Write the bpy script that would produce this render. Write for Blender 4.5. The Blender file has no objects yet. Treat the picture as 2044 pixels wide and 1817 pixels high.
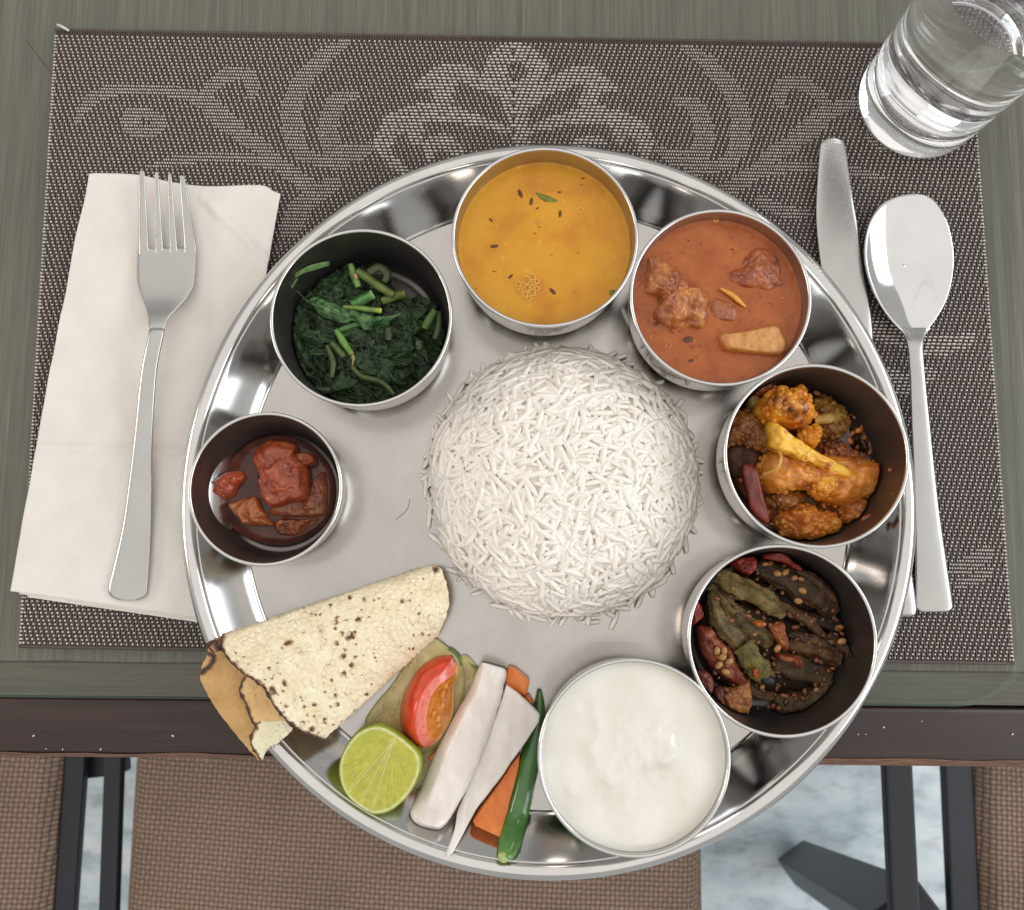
import bpy, math, random
import numpy as np
from mathutils import Vector, Matrix, noise
random.seed(7); np.random.seed(7)
SC = bpy.context.scene
COL = SC.collection
PI = math.pi
# ------------------------------------------------------------------ camera
F = 1750.0; IW, IH = 2044.0, 1817.0; CZ = 0.416
cam_d = bpy.data.cameras.new("camera"); cam = bpy.data.objects.new("camera", cam_d); COL.objects.link(cam)
cam_d.sensor_fit = 'HORIZONTAL'; cam_d.sensor_width = 36.0; cam_d.lens = F / IW * 36.0
cam_d.clip_start = 0.01; cam_d.clip_end = 50
CM = Matrix.Rotation(0.1148, 3, 'X') @ Matrix.Rotation(0.0095, 3, 'Z')
cam.matrix_world = Matrix.Translation((0, 0, CZ)) @ CM.to_4x4()
cam_d.dof.use_dof = True; cam_d.dof.focus_distance = 0.395; cam_d.dof.aperture_fstop = 13.0
SC.camera = cam
# ------------------------------------------------------------------ world, lamps, exposure
w = bpy.data.worlds.new("World"); SC.world = w; w.use_nodes = True
w.node_tree.nodes["Background"].inputs[0].default_value = (0.95, 0.95, 0.92, 1)
w.node_tree.nodes["Background"].inputs[1].default_value = 0.47
def area(name, loc, target, sx, sy, power, color):
    l = bpy.data.lights.new(name, 'AREA'); l.shape = 'RECTANGLE'; l.size = sx; l.size_y = sy
    l.energy = power; l.color = color
    o = bpy.data.objects.new(name, l); COL.objects.link(o); o.location = loc
    o.rotation_euler = (Vector(target) - Vector(loc)).to_track_quat('-Z', 'Y').to_euler()
    return o
area("window_light", (1.6, 0.0, 0.90), (0, 0, 0), 1.9, 0.75, 17.0, (0.90, 0.96, 1.0))
area("ceiling_light", (0.0, 0.1, 1.9), (0, 0.05, 0), 4.0, 4.0, 26.0, (1.0, 0.95, 0.90))
area("room_lamp", (-2.3, 0.2, 0.95), (0, 0, 0), 0.9, 0.6, 12.0, (1.0, 0.88, 0.76))
SC.view_settings.view_transform = 'Standard'; SC.view_settings.look = 'None'
SC.view_settings.exposure = 0.13; SC.view_settings.gamma = 1.0
SC.render.engine = 'CYCLES'
cy = SC.cycles
cy.use_denoising = True; cy.max_bounces = 22; cy.diffuse_bounces = 9; cy.transmission_bounces = 20; cy.glossy_bounces = 6
cy.transparent_max_bounces = 12; cy.blur_glossy = 0.6; cy.sample_clamp_indirect = 6.0

# ------------------------------------------------------------------ helpers: picture point -> place on a real plane
def P(px, py, z=0.0):
    d = CM @ Vector(((px - IW / 2) / F, -(py - IH / 2) / F, -1.0))
    t = (z - CZ) / d.z
    return Vector((d.x * t, d.y * t, z))
def crop(x0, y0, s):
    return lambda cx, cy_, z: P((x0 + cx * s) / 1.05675, (y0 + cy_ * s) / 1.05675, z)
spin = crop(550, 470, 420 / 1861); dalc = crop(930, 290, 440 / 1859); curc = crop(1300, 420, 430 / 1860)
cauc = crop(1490, 750, 450 / 1947); okrc = crop(1420, 1130, 460 / 1900); crdc = crop(1120, 1370, 440 / 1777)
salc = crop(680, 1330, 500 / 1854); papc = crop(400, 1170, 580 / 2044); chuc = crop(380, 840, 360 / 1721)
def S(r, g, b):
    f = lambda c: (c / 255 / 12.92) if c <= 10.3 else ((c / 255 + 0.055) / 1.055) ** 2.4
    return (f(r), f(g), f(b))
def mix(a, b, t):
    t = max(0.0, min(1.0, t)); return tuple(a[i] + (b[i] - a[i]) * t for i in range(3))

# ------------------------------------------------------------------ helpers: objects
OFF = {}
def tag(o, label=None, cat=None, group=None, kind=None):
    if label: o['label'] = label
    if cat: o['category'] = cat
    if group: o['group'] = group
    if kind: o['kind'] = kind
    return o
def thing(name, label, cat, loc, group=None):
    o = bpy.data.objects.new(name, None); COL.objects.link(o); o.location = loc; o.empty_display_size = 0.02
    OFF[o.name] = Vector(loc); return tag(o, label, cat, group)
def mesh_data(name, V, Fc, mat=None, smooth=True, cols=None):
    me = bpy.data.meshes.new(name); me.from_pydata([tuple(v) for v in V], [], Fc); me.update()
    if mat: me.materials.append(mat)
    if smooth: me.polygons.foreach_set('use_smooth', [True] * len(me.polygons))
    if cols is not None:
        a = me.color_attributes.new('Col', 'FLOAT_COLOR', 'POINT')
        c = np.ones((len(V), 4), dtype=np.float32); c[:, :3] = np.asarray(cols, dtype=np.float32)
        a.data.foreach_set('color', c.ravel())
    return me
def mesh_obj(name, V, Fc, mat, parent=None, smooth=True, cols=None, loc=None):
    """top-level when parent is None (origin at loc, else at the lowest middle of its points)"""
    A = np.asarray([tuple(v) for v in V], dtype=float)
    if parent is not None: off = OFF[parent.name]
    else:
        off = Vector(loc) if loc is not None else Vector(((A[:, 0].min() + A[:, 0].max()) / 2, (A[:, 1].min() + A[:, 1].max()) / 2, A[:, 2].min()))
    A = A - np.array(off)
    o = bpy.data.objects.new(name, mesh_data(name, A.tolist(), Fc, mat, smooth, cols)); COL.objects.link(o)
    if parent is not None: o.parent = parent
    else: o.location = off
    OFF[o.name] = Vector(off)
    return o
def join(parts):
    V, Fc, C = [], [], []
    for p in parts:
        n = len(V); V += list(p[0]); Fc += [[i + n for i in f] for f in p[1]]
        if len(p) > 2: C += list(p[2])
    return V, Fc, C
def solidify(o, t, off=-1):
    m = o.modifiers.new('solid', 'SOLIDIFY'); m.thickness = t; m.offset = off; return o
def sharp(o, deg=35):
    me = o.data
    try: me.set_sharp_from_angle(angle=math.radians(deg))
    except Exception: pass
    return o
# ------------------------------------------------------------------ helpers: shapes
def lathe(prof, n, c=(0, 0, 0), K=1.0):
    V, Fc = [], []; prof = [(r * K, z) for r, z in prof]
    c = Vector(c); m = len(prof)
    for r, z in prof:
        for k in range(n):
            a = 2 * PI * k / n
            V.append((c.x + r * math.cos(a), c.y + r * math.sin(a), c.z + z))
    for i in range(m - 1):
        for k in range(n):
            k2 = (k + 1) % n
            Fc.append([i * n + k, i * n + k2, (i + 1) * n + k2, (i + 1) * n + k])
    if prof[0][0] < 1e-9: pass
    return V, Fc
def catmull(pts, n, closed=False):
    pts = [Vector(p) for p in pts]; m = len(pts); out = []
    segs = m if closed else m - 1
    per = max(1, n // segs)
    for i in range(segs):
        if closed: p0, p1, p2, p3 = pts[i - 1], pts[i], pts[(i + 1) % m], pts[(i + 2) % m]
        else: p0, p1, p2, p3 = pts[max(i - 1, 0)], pts[i], pts[i + 1], pts[min(i + 2, m - 1)]
        for k in range(per):
            t = k / per
            out.append(0.5 * ((2 * p1) + (p2 - p0) * t + (2 * p0 - 5 * p1 + 4 * p2 - p3) * t * t + (3 * p1 - p0 - 3 * p2 + p3) * t ** 3))
    if not closed: out.append(pts[-1])
    return out
def lerp_list(vals, t):
    x = t * (len(vals) - 1); i = min(int(x), len(vals) - 2); f = x - i
    return vals[i] * (1 - f) + vals[i + 1] * f
def tube(pts, radii, n=10, flat=1.0, ridges=0, ramp=0.0, seed=0, nz=0.0, colf=None, steps=None, up=(0, 0, 1)):
    """closed tapered tube; flat squeezes it vertically; radii interpolated along it"""
    path = catmull(pts, steps or 24) if len(pts) > 2 else [Vector(pts[0]).lerp(Vector(pts[1]), k / (steps or 8)) for k in range((steps or 8) + 1)]
    m = len(path); V, Fc, C = [], [], []
    up = Vector(up)
    for i, p in enumerate(path):
        t = i / (m - 1)
        d = (path[min(i + 1, m - 1)] - path[max(i - 1, 0)]).normalized()
        sx = d.cross(up)
        sx = sx.normalized() if sx.length > 1e-6 else Vector((1, 0, 0))
        uz = sx.cross(d).normalized()
        r = lerp_list(radii, t)
        for k in range(n):
            a = 2 * PI * k / n
            rr = r * (1 + ramp * math.cos(ridges * a + seed)) if ridges else r
            q = p + sx * (rr * math.cos(a)) + uz * (rr * flat * math.sin(a))
            if nz:
                q += (q - p) * (nz * noise.noise(q * 180 + Vector((seed, 0, 0))) + 0.6 * nz * noise.noise(q * 520 + Vector((0, seed, 0))))
            V.append(q)
            C.append(colf(q, t, a) if colf else (1, 1, 1))
    for i in range(m - 1):
        for k in range(n):
            k2 = (k + 1) % n
            Fc.append([i * n + k, i * n + k2, (i + 1) * n + k2, (i + 1) * n + k])
    a0 = len(V); V.append(path[0]); C.append(colf(path[0], 0, 0) if colf else (1, 1, 1))
    V.append(path[-1]); C.append(colf(path[-1], 1, 0) if colf else (1, 1, 1))
    for k in range(n):
        Fc.append([a0, (k + 1) % n, k]); Fc.append([a0 + 1, (m - 1) * n + k, (m - 1) * n + (k + 1) % n])
    return V, Fc, C
def grid(fn, nu, nv, colf=None):
    V, Fc, C = [], [], []
    for j in range(nv + 1):
        for i in range(nu + 1):
            V.append(fn(i / nu, j / nv))
            if colf: C.append(colf(i / nu, j / nv))
    for j in range(nv):
        for i in range(nu):
            a = j * (nu + 1) + i
            Fc.append([a, a + 1, a + nu + 2, a + nu + 1])
    return V, Fc, C
def fbm(p, oct=4):
    s, a = 0.0, 1.0
    for _ in range(oct):
        s += a * noise.noise(p); p = p * 2.03 + Vector((3.1, 1.7, 5.2)); a *= 0.5
    return s
def cells(p):
    return noise.voronoi(p)[0][0]
def chunk(poly, z0, h, seed=0, p=3.0, nz=0.0012, ns=120, vor=0.0, vs=220, colf=None, rings=16, seg=72, skirt=None, tilt=(0, 0), q=0.5, edge=0.0, smoothp=True):
    """lump of food with a given outline (world points), rounded top, rough skin, closed underneath"""
    out = catmull(poly, seg, True) if smoothp else [Vector(v) for v in resample(poly, seg)]
    n = len(out); sd = Vector((seed * 7.3, seed * 3.1, seed * 1.7))
    cx = sum(v.x for v in out) / n; cy_ = sum(v.y for v in out) / n
    V, Fc, C = [], [], []
    def top(x, y, t):
        z = z0 + h * max(0.0, 1 - t ** p) ** q
        P3 = Vector((x, y, z * 0.8)) + sd
        z += tilt[0] * (x - cx) + tilt[1] * (y - cy_)
        z += nz * fbm(P3 * ns) * (0.35 + 0.65 * (1 - t ** 6))
        if vor: z += vor * (1 - min(1, cells(P3 * vs) * 1.7) ** 2) + 0.35 * vor * (1 - min(1, cells(P3 * vs * 2.7) * 1.7) ** 2)
        return z
    V.append((cx, cy_, top(cx, cy_, 0))); C.append(colf(V[-1], 0) if colf else (1, 1, 1))
    for k in range(1, rings + 1):
        t = (k / rings) ** 0.8
        for i in range(n):
            e = edge * noise.noise(Vector((out[i].x, out[i].y, 0)) * 160 + sd) if edge else 0
            x = cx + (out[i].x - cx) * t * (1 + e); y = cy_ + (out[i].y - cy_) * t * (1 + e)
            if vor:
                b = 0.9 * vor * noise.noise(Vector((x, y, 0.3)) * vs * 0.9 + sd) * t
                dd = math.hypot(out[i].x - cx, out[i].y - cy_) or 1
                x += (out[i].x - cx) / dd * b; y += (out[i].y - cy_) / dd * b
            V.append((x, y, top(x, y, t))); C.append(colf(V[-1], t) if colf else (1, 1, 1))
    sk = skirt if skirt is not None else max(0.002, h * 0.5)
    b0 = len(V)
    for i in range(n):
        x, y, z = V[1 + (rings - 1) * n + i]
        V.append((cx + (x - cx) * 0.93, cy_ + (y - cy_) * 0.93, z - sk)); C.append(C[1 + (rings - 1) * n + i])
    V.append((cx, cy_, z0 - sk)); C.append(C[0]); e0 = len(V) - 1
    for i in range(n):
        i2 = (i + 1) % n
        Fc.append([0, 1 + i, 1 + i2])
        for k in range(rings - 1):
            a = 1 + k * n
            Fc.append([a + i, a + n + i, a + n + i2, a + i2])
        a = 1 + (rings - 1) * n
        Fc.append([a + i, b0 + i, b0 + i2, a + i2])
        Fc.append([b0 + i2, b0 + i, e0])
    return V, Fc, C
def resample(poly, seg):
    pts = [Vector(p) for p in poly]; L = [(pts[(i + 1) % len(pts)] - pts[i]).length for i in range(len(pts))]
    tot = sum(L); out = []
    for i, p in enumerate(pts):
        k = max(1, round(seg * L[i] / tot))
        for j in range(k): out.append(p.lerp(pts[(i + 1) % len(pts)], j / k))
    return out
def slab(poly, z0, z1, bev=0.001, zf=None, round_=2):
    """outline (world xy) pulled up into a solid block with rounded upper edges"""
    pts = [Vector((v[0], v[1], 0)) for v in poly]; n = len(pts)
    ar = sum(pts[i].x * pts[(i + 1) % n].y - pts[(i + 1) % n].x * pts[i].y for i in range(n))
    if ar < 0: pts.reverse()
    def inset(d):
        o = []
        for i in range(n):
            e1 = (pts[i] - pts[i - 1]).normalized(); e2 = (pts[(i + 1) % n] - pts[i]).normalized()
            n1 = Vector((-e1.y, e1.x, 0)); n2 = Vector((-e2.y, e2.x, 0)); b = (n1 + n2)
            b = b.normalized() if b.length > 1e-6 else n1
            s = max(0.35, b.dot(n1)); o.append(pts[i] + b * (d / s))
        return o
    levels = [(bev * 0.5, z0), (0, z0 + bev * 0.5)]
    for k in range(round_ + 1):
        a = PI / 2 * k / round_
        levels.append((bev * (1 - math.cos(a)), z1 - bev + bev * math.sin(a)))
    V, Fc = [], []
    for d, z in levels:
        for v in inset(d):
            zz = z + (zf(v.x, v.y) if zf else 0)
            V.append((v.x, v.y, zz))
    for l in range(len(levels) - 1):
        for i in range(n):
            i2 = (i + 1) % n
            Fc.append([l * n + i, l * n + i2, (l + 1) * n + i2, (l + 1) * n + i])
    Fc.append([i for i in range(n)][::-1]); Fc.append([(len(levels) - 1) * n + i for i in range(n)])
    return V, Fc
def box(x0, x1, y0, y1, z0, z1, b=0.002):
    return slab([(x0, y0), (x1, y0), (x1, y1), (x0, y1)], z0, z1, b)
def ball(c, rx, ry, rz, n=12, m=8, rotz=0.0, half=False):
    V, Fc = [], []
    cr, sr = math.cos(rotz), math.sin(rotz)
    for j in range(m + 1):
        th = (PI / 2 if half else PI) * j / m
        for i in range(n):
            a = 2 * PI * i / n
            x, y, z = rx * math.sin(th) * math.cos(a), ry * math.sin(th) * math.sin(a), rz * math.cos(th)
            V.append((c[0] + x * cr - y * sr, c[1] + x * sr + y * cr, c[2] + z))
    for j in range(m):
        for i in range(n):
            i2 = (i + 1) % n
            Fc.append([j * n + i, (j + 1) * n + i, (j + 1) * n + i2, j * n + i2])
    return V, Fc
def ring(c, R, r, n=20, m=6, normal=None):
    V, Fc = [], []
    for i in range(n):
        a = 2 * PI * i / n
        for j in range(m):
            b = 2 * PI * j / m
            V.append((c[0] + (R + r * math.cos(b)) * math.cos(a), c[1] + (R + r * math.cos(b)) * math.sin(a), c[2] + r * math.sin(b)))
    for i in range(n):
        for j in range(m):
            Fc.append([i * m + j, ((i + 1) % n) * m + j, ((i + 1) % n) * m + (j + 1) % m, i * m + (j + 1) % m])
    return V, Fc

# ------------------------------------------------------------------ materials
class NT:
    def __init__(s, name):
        s.m = bpy.data.materials.new(name); s.m.use_nodes = True; s.t = s.m.node_tree; s.b = s.t.nodes['Principled BSDF']
        s.out = s.t.nodes['Material Output']
    def n(s, typ, **kw):
        nd = s.t.nodes.new(typ)
        for k, v in kw.items(): setattr(nd, k, v)
        return nd
    def l(s, a, b): s.t.links.new(a, b)
    def set(s, **kw):
        for k, v in kw.items():
            k = k.replace('_', ' ')
            s.b.inputs[k].default_value = v
        return s
    def coord(s, scale=(1, 1, 1), rot=(0, 0, 0)):
        tc = s.n('ShaderNodeTexCoord'); mp = s.n('ShaderNodeMapping'); s.l(tc.outputs['Object'], mp.inputs[0])
        mp.inputs['Scale'].default_value = scale; mp.inputs['Rotation'].default_value = rot; return mp.outputs[0]
    def noise(s, vec, scale, detail=4, rough=0.55):
        nd = s.n('ShaderNodeTexNoise'); nd.inputs['Scale'].default_value = scale; nd.inputs['Detail'].default_value = detail
        nd.inputs['Roughness'].default_value = rough; s.l(vec, nd.inputs['Vector']); return nd.outputs['Fac']
    def ramp(s, fac, stops):
        r = s.n('ShaderNodeValToRGB'); e = r.color_ramp.elements
        while len(e) < len(stops): e.new(0.5)
        for i, (p, c) in enumerate(stops):
            e[i].position = p; e[i].color = (c[0], c[1], c[2], 1) if hasattr(c, '__len__') else (c, c, c, 1)
        s.l(fac, r.inputs[0]); return r.outputs[0]
    def bump(s, h, dist=0.001, strength=0.5, prev=None):
        b = s.n('ShaderNodeBump'); b.inputs['Distance'].default_value = dist; b.inputs['Strength'].default_value = strength
        s.l(h, b.inputs['Height'])
        if prev is not None: s.l(prev, b.inputs['Normal'])
        return b.outputs[0]
    def mul(s, a, b, typ='MULTIPLY', fac=1.0):
        m = s.n('ShaderNodeMix', data_type='RGBA', blend_type=typ); m.inputs[0].default_value = fac
        s.l(a, m.inputs[6])
        if hasattr(b, 'links'): s.l(b, m.inputs[7])
        else: m.inputs[7].default_value = (b[0], b[1], b[2], 1)
        return m.outputs[2]
def steel(name, col, rough, rvar=0.08, brush=(1, 1, 1), bscale=60, bstr=0.05, aniso=0.0):
    t = NT(name); t.set(Metallic=1.0, Roughness=rough)
    v = t.coord(brush); n1 = t.noise(v, bscale, 5, 0.65)
    v2 = t.coord(); n2 = t.noise(v2, 35, 5, 0.6)
    t.l(t.ramp(n2, [(0.3, [c * 0.93 for c in col]), (0.7, [min(1, c * 1.05) for c in col])]), t.b.inputs['Base Color'])
    mr = t.n('ShaderNodeMapRange'); mr.inputs[1].default_value = 0.3; mr.inputs[2].default_value = 0.75
    mr.inputs[3].default_value = max(0.02, rough - rvar); mr.inputs[4].default_value = rough + rvar
    t.l(n1, mr.inputs[0]); t.l(mr.outputs[0], t.b.inputs['Roughness'])
    t.l(t.bump(n1, 0.0004, bstr), t.b.inputs['Normal'])
    return t.m
def vfood(name, rough=0.4, bump=0.4, bscale=700, sss=0.1, rad=(0.004, 0.002, 0.001), coat=0.0, dist=0.0006, spec=0.5, tex=0.22):
    t = NT(name); a = t.n('ShaderNodeVertexColor', layer_name='Col')
    v = t.coord(); n1 = t.noise(v, bscale, 4, 0.6); n2 = t.noise(v, bscale * 0.3, 3)
    t.l(t.mul(a.outputs[0], t.ramp(n1, [(0.25, 1 - tex), (0.75, 1 + tex * 0.5)])), t.b.inputs['Base Color'])
    t.l(t.bump(n1, dist, bump, t.bump(n2, dist * 2, bump * 0.6)), t.b.inputs['Normal'])
    t.set(Roughness=rough, Subsurface_Weight=sss, Subsurface_Radius=rad, Subsurface_Scale=1.0, Coat_Weight=coat, Coat_Roughness=0.12, Specular_IOR_Level=spec)
    return t.m
def plain(name, c1, c2, scale=60, rough=0.5, bump=0.2, dist=0.0006, stretch=(1, 1, 1), metal=0.0, sss=0.0, rad=(0.003, 0.002, 0.001), coat=0.0, bscale=None):
    t = NT(name); v = t.coord(stretch); n1 = t.noise(v, scale, 6, 0.6)
    t.l(t.ramp(n1, [(0.3, c1), (0.7, c2)]), t.b.inputs['Base Color'])
    n2 = t.noise(v, bscale or scale * 4, 4)
    t.l(t.bump(n2, dist, bump), t.b.inputs['Normal'])
    t.set(Roughness=rough, Metallic=metal, Subsurface_Weight=sss, Subsurface_Radius=rad, Subsurface_Scale=1.0, Coat_Weight=coat)
    return t.m
M = {}
t = NT('satin_steel'); t.set(Metallic=1.0)
v = t.coord(); n1 = t.noise(v, 26, 7, 0.7); n2 = t.noise(v, 9, 5, 0.6)
vs1 = t.coord((1, 40, 1), (0, 0, 0.5)); vs2 = t.coord((40, 1, 1), (0, 0, 0.2)); s1 = t.noise(vs1, 22, 3, 0.6); s2 = t.noise(vs2, 22, 3, 0.6)
c = t.ramp(n2, [(0.3, (0.485, 0.458, 0.435)), (0.7, (0.555, 0.528, 0.505))]); c = t.mul(c, t.ramp(n1, [(0.30, 0.87), (0.62, 1.03)])); t.l(c, t.b.inputs['Base Color'])
t.l(t.ramp(n1, [(0.3, 0.14), (0.7, 0.28)]), t.b.inputs['Roughness']); t.l(t.bump(s1, 0.0004, 0.035, t.bump(s2, 0.0004, 0.035)), t.b.inputs['Normal']); M['steel_flat'] = t.m
M['steel_wall'] = steel('polished_steel', (0.56, 0.55, 0.54), 0.13, 0.03, (1, 1, 1), 16, 0.008)
M['steel_rim'] = steel('rim_steel', (0.66, 0.645, 0.63), 0.17, 0.03, (1, 1, 1), 16, 0.008)
M['steel_bowl'] = steel('bowl_steel', (0.58, 0.565, 0.55), 0.17, 0.04, (1, 1, 1), 20, 0.01)
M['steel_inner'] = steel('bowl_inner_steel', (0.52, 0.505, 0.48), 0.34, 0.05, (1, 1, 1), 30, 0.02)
M['steel_dark_reflect'] = steel('dark_reflection_bowl_steel', (0.24, 0.215, 0.205), 0.46, 0.05, (1, 1, 1), 30, 0.02)  # dark reflection from overhead put into the steel colour, besides thin food film
M['cutlery'] = steel('cutlery_steel', (0.50, 0.492, 0.478), 0.27, 0.04, (1, 1, 1), 25, 0.01)
M['spoon'] = steel('spoon_steel', (0.72, 0.715, 0.71), 0.08, 0.02, (1, 1, 1), 20, 0.004)
# ================================================================== SETTING: floor, table, chairs
t = NT('marble_floor'); v = t.coord((1, 2.2, 1), (0, 0, 0.35)); nn = t.noise(v, 7, 8, 0.65); n2 = t.noise(v, 26, 6, 0.6)
c = t.ramp(nn, [(0.30, S(152, 165, 172)), (0.46, S(198, 211, 219)), (0.62, S(226, 233, 238))])
c = t.mul(c, t.ramp(n2, [(0.33, 0.72), (0.5, 1.0)]))
t.l(c, t.b.inputs['Base Color']); t.set(Roughness=0.25); M['marble'] = t.m
FZ = -0.75
o = mesh_obj('floor', [(-4, -4, FZ), (4, -4, FZ), (4, 4, FZ), (-4, 4, FZ)], [[0, 1, 2, 3]], M['marble'], smooth=False, loc=(0, 0, FZ)); tag(o, kind='structure')
# table
t = NT('brushed_laminate'); v = t.coord((60, 1.2, 1)); n1 = t.noise(v, 14, 6, 0.7); v2 = t.coord((26, 0.5, 1)); n2 = t.noise(v2, 7, 4, 0.6)
c = t.ramp(n1, [(0.28, S(80, 77, 68)), (0.52, S(104, 100, 89)), (0.78, S(130, 126, 113))])
c = t.mul(c, t.ramp(n2, [(0.3, 0.80), (0.7, 1.12)]))
t.l(c, t.b.inputs['Base Color']); t.set(Roughness=0.45); t.l(t.bump(n1, 0.0003, 0.25), t.b.inputs['Normal']); M['laminate'] = t.m
t = NT('dark_wood'); v = t.coord((1.0, 40, 20)); n1 = t.noise(v, 9, 6, 0.65); v2 = t.coord((1, 4, 1)); n2 = t.noise(v2, 12, 5)
c = t.ramp(n1, [(0.3, S(36, 21, 18)), (0.55, S(50, 31, 27)), (0.8, S(66, 43, 37))])
t.l(c, t.b.inputs['Base Color']); t.set(Roughness=0.42); t.l(t.bump(n1, 0.0003, 0.2), t.b.inputs['Normal']); M['wood'] = t.m
M['worn'] = plain('worn_wood', S(62, 42, 34), S(150, 112, 88), 40, 0.6, 0.3, stretch=(3, 60, 30))
GZ = -0.0065     # top of the table under the glass sheet
p0 = P(0, 1387, GZ); p1 = P(2044, 1409, GZ); e0 = P(0, 1510, GZ); e1 = P(2044, 1529, GZ)
ang = math.atan2(p1.y - p0.y, p1.x - p0.x)
def tab(x, dy=0.0, base=p0): return base.y + math.tan(ang) * (x - base.x) + dy
XL, XR = -0.42, 0.50
tbl = thing('dining_table', 'dark wooden dining table with brushed grey top and worn brown front edge', 'table', (0.04, 0.2, FZ))
V, Fc = slab([(XL, tab(XL)), (XR, tab(XR)), (XR, tab(XR) + 0.62), (XL, tab(XL) + 0.62)], GZ - 0.02, GZ, 0.0006)
mesh_obj('table_top', V, Fc, M['laminate'], tbl, smooth=False)
d_edge = e0.y - p0.y
V, Fc = slab([(XL, tab(XL, d_edge)), (XR, tab(XR, d_edge)), (XR, tab(XR) - 0.0008), (XL, tab(XL) - 0.0008)], GZ - 0.03, GZ - 0.0004, 0.003, round_=3)
o = sharp(mesh_obj('front_edge', V, Fc, M['wood'], tbl))
j0 = P(0, 1321, GZ); V, Fc = [], []
for k in range(81):
    x = XL + (XR - XL) * k / 80; y = tab(x) + (j0.y - p0.y); w_ = 0.0005 + 0.0014 * max(0, noise.noise(Vector((x * 26, 3, 0)))) * (1 if x < -0.12 else 0.3)
    V += [(x, y - 0.0003, GZ + 0.00015), (x, y + w_, GZ + 0.00015)]
for k in range(80): Fc.append([k * 2, k * 2 + 2, k * 2 + 3, k * 2 + 1])
mesh_obj('joint', V, Fc, M['wood'], tbl, smooth=False)
M['board'] = plain('front_board_veneer', S(70, 66, 56), S(92, 87, 75), 30, 0.45, 0.15, stretch=(1, 30, 1))
yj = j0.y - p0.y; V = [(XL, tab(XL) + 0.0002, GZ + 0.0001), (XR, tab(XR) + 0.0002, GZ + 0.0001), (XR, tab(XR) + yj, GZ + 0.0001), (XL, tab(XL) + yj, GZ + 0.0001)]
mesh_obj('front_board', V, [[0, 1, 2, 3]], M['board'], tbl, smooth=False)
# the rubbed-off varnish along the lower front corner
V, Fc, C = [], [], []
pts = []
for k in range(121):
    x = XL + (XR - XL) * k / 120
    pts.append(x)
for x in pts:
    n0 = noise.noise(Vector((x * 30, 0, 2))); wv = 0.0016 + 0.0012 * n0 + (0.0012 if x > 0.12 else 0)
    y = tab(x, d_edge)
    V += [(x, y - 0.0006, GZ - 0.0035), (x, y + 0.0004, GZ - 0.0012), (x, y + 0.0004 + max(0.0006, wv), GZ + 0.0001)]
for k in range(120):
    for j in range(2): Fc.append([k * 3 + j, k * 3 + j + 3, k * 3 + j + 4, k * 3 + j + 1])
mesh_obj('worn_edge', V, Fc, M['worn'], tbl)
V, Fc = join([box(XL + 0.05, XR - 0.05, tab(0, d_edge) + 0.045, tab(0, d_edge) + 0.065, GZ - 0.11, GZ - 0.0302, 0.002)])[:2]
mesh_obj('apron', V, Fc, M['wood'], tbl)
LEGX = [P(185, 1512, GZ - 0.05).x, XR - 0.06]
for lx in LEGX:
    for ly in (tab(0, d_edge) + 0.06, tab(0) + 0.55):
        V, Fc = box(lx - 0.022, lx + 0.022, ly + 0.006, ly + 0.05, FZ, GZ - 0.0303, 0.003); mesh_obj('leg', V, Fc, M['wood'], tbl)
# little pale chips and crumbs on the front edge
M['chip'] = plain('pale_chip', S(190, 180, 170), S(230, 225, 215), 300, 0.7)
# glass sheet lying on the table
t = NT('clear_glass_sheet'); nt = t.t
nt.nodes.remove(t.b)
fr = t.n('ShaderNodeFresnel'); fr.inputs[0].default_value = 1.52
tr = t.n('ShaderNodeBsdfTransparent'); tr.inputs[0].default_value = (0.96, 0.972, 0.955, 1)
gl = t.n('ShaderNodeBsdfGlossy'); gl.inputs['Roughness'].default_value = 0.07
mx = t.n('ShaderNodeMixShader'); ge = t.n('ShaderNodeNewGeometry'); mm = t.n('ShaderNodeMath', operation='MULTIPLY'); sb = t.n('ShaderNodeMath', operation='SUBTRACT'); sb.inputs[0].default_value = 1.0; t.l(ge.outputs['Backfacing'], sb.inputs[1]); t.l(fr.outputs[0], mm.inputs[0]); t.l(sb.outputs[0], mm.inputs[1]); t.l(mm.outputs[0], mx.inputs[0]); t.l(tr.outputs[0], mx.inputs[1]); t.l(gl.outputs[0], mx.inputs[2]); t.l(mx.outputs[0], t.out.inputs[0])
M['sheet'] = t.m
t = NT('green_glass_edge'); t.set(Base_Color=(*S(150, 176, 164), 1), Roughness=0.15, Alpha=0.28); M['sheet_edge'] = t.m
g0 = P(0, 1389, 0); g1 = P(1726, 1405, 0); gr = P(2052, 1340, 0).x
def gy(x): return g0.y + (g1.y - g0.y) / (g1.x - g0.x) * (x - g0.x)
gp = [(XL + 0.03, gy(XL + 0.03))]
rad = 0.034
gp += [(gr - rad, gy(gr - rad))]
for k in range(1, 9):
    a = -PI / 2 + PI / 2 * k / 8
    gp.append((gr - rad + rad * math.cos(a), gy(gr - rad) + rad * 0.75 + rad * 0.75 * math.sin(a)))
gp += [(gr, 0.50), (XL + 0.03, 0.50)]
gs = thing('glass_sheet', 'clear glass sheet with rounded corner covering the table top', 'glass sheet', (0.04, 0.2, GZ))
V, Fc = slab(gp, GZ + 0.0004, 0.0, 0.0004); mesh_obj('pane', V, Fc, M['sheet'], gs, smooth=False)
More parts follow.
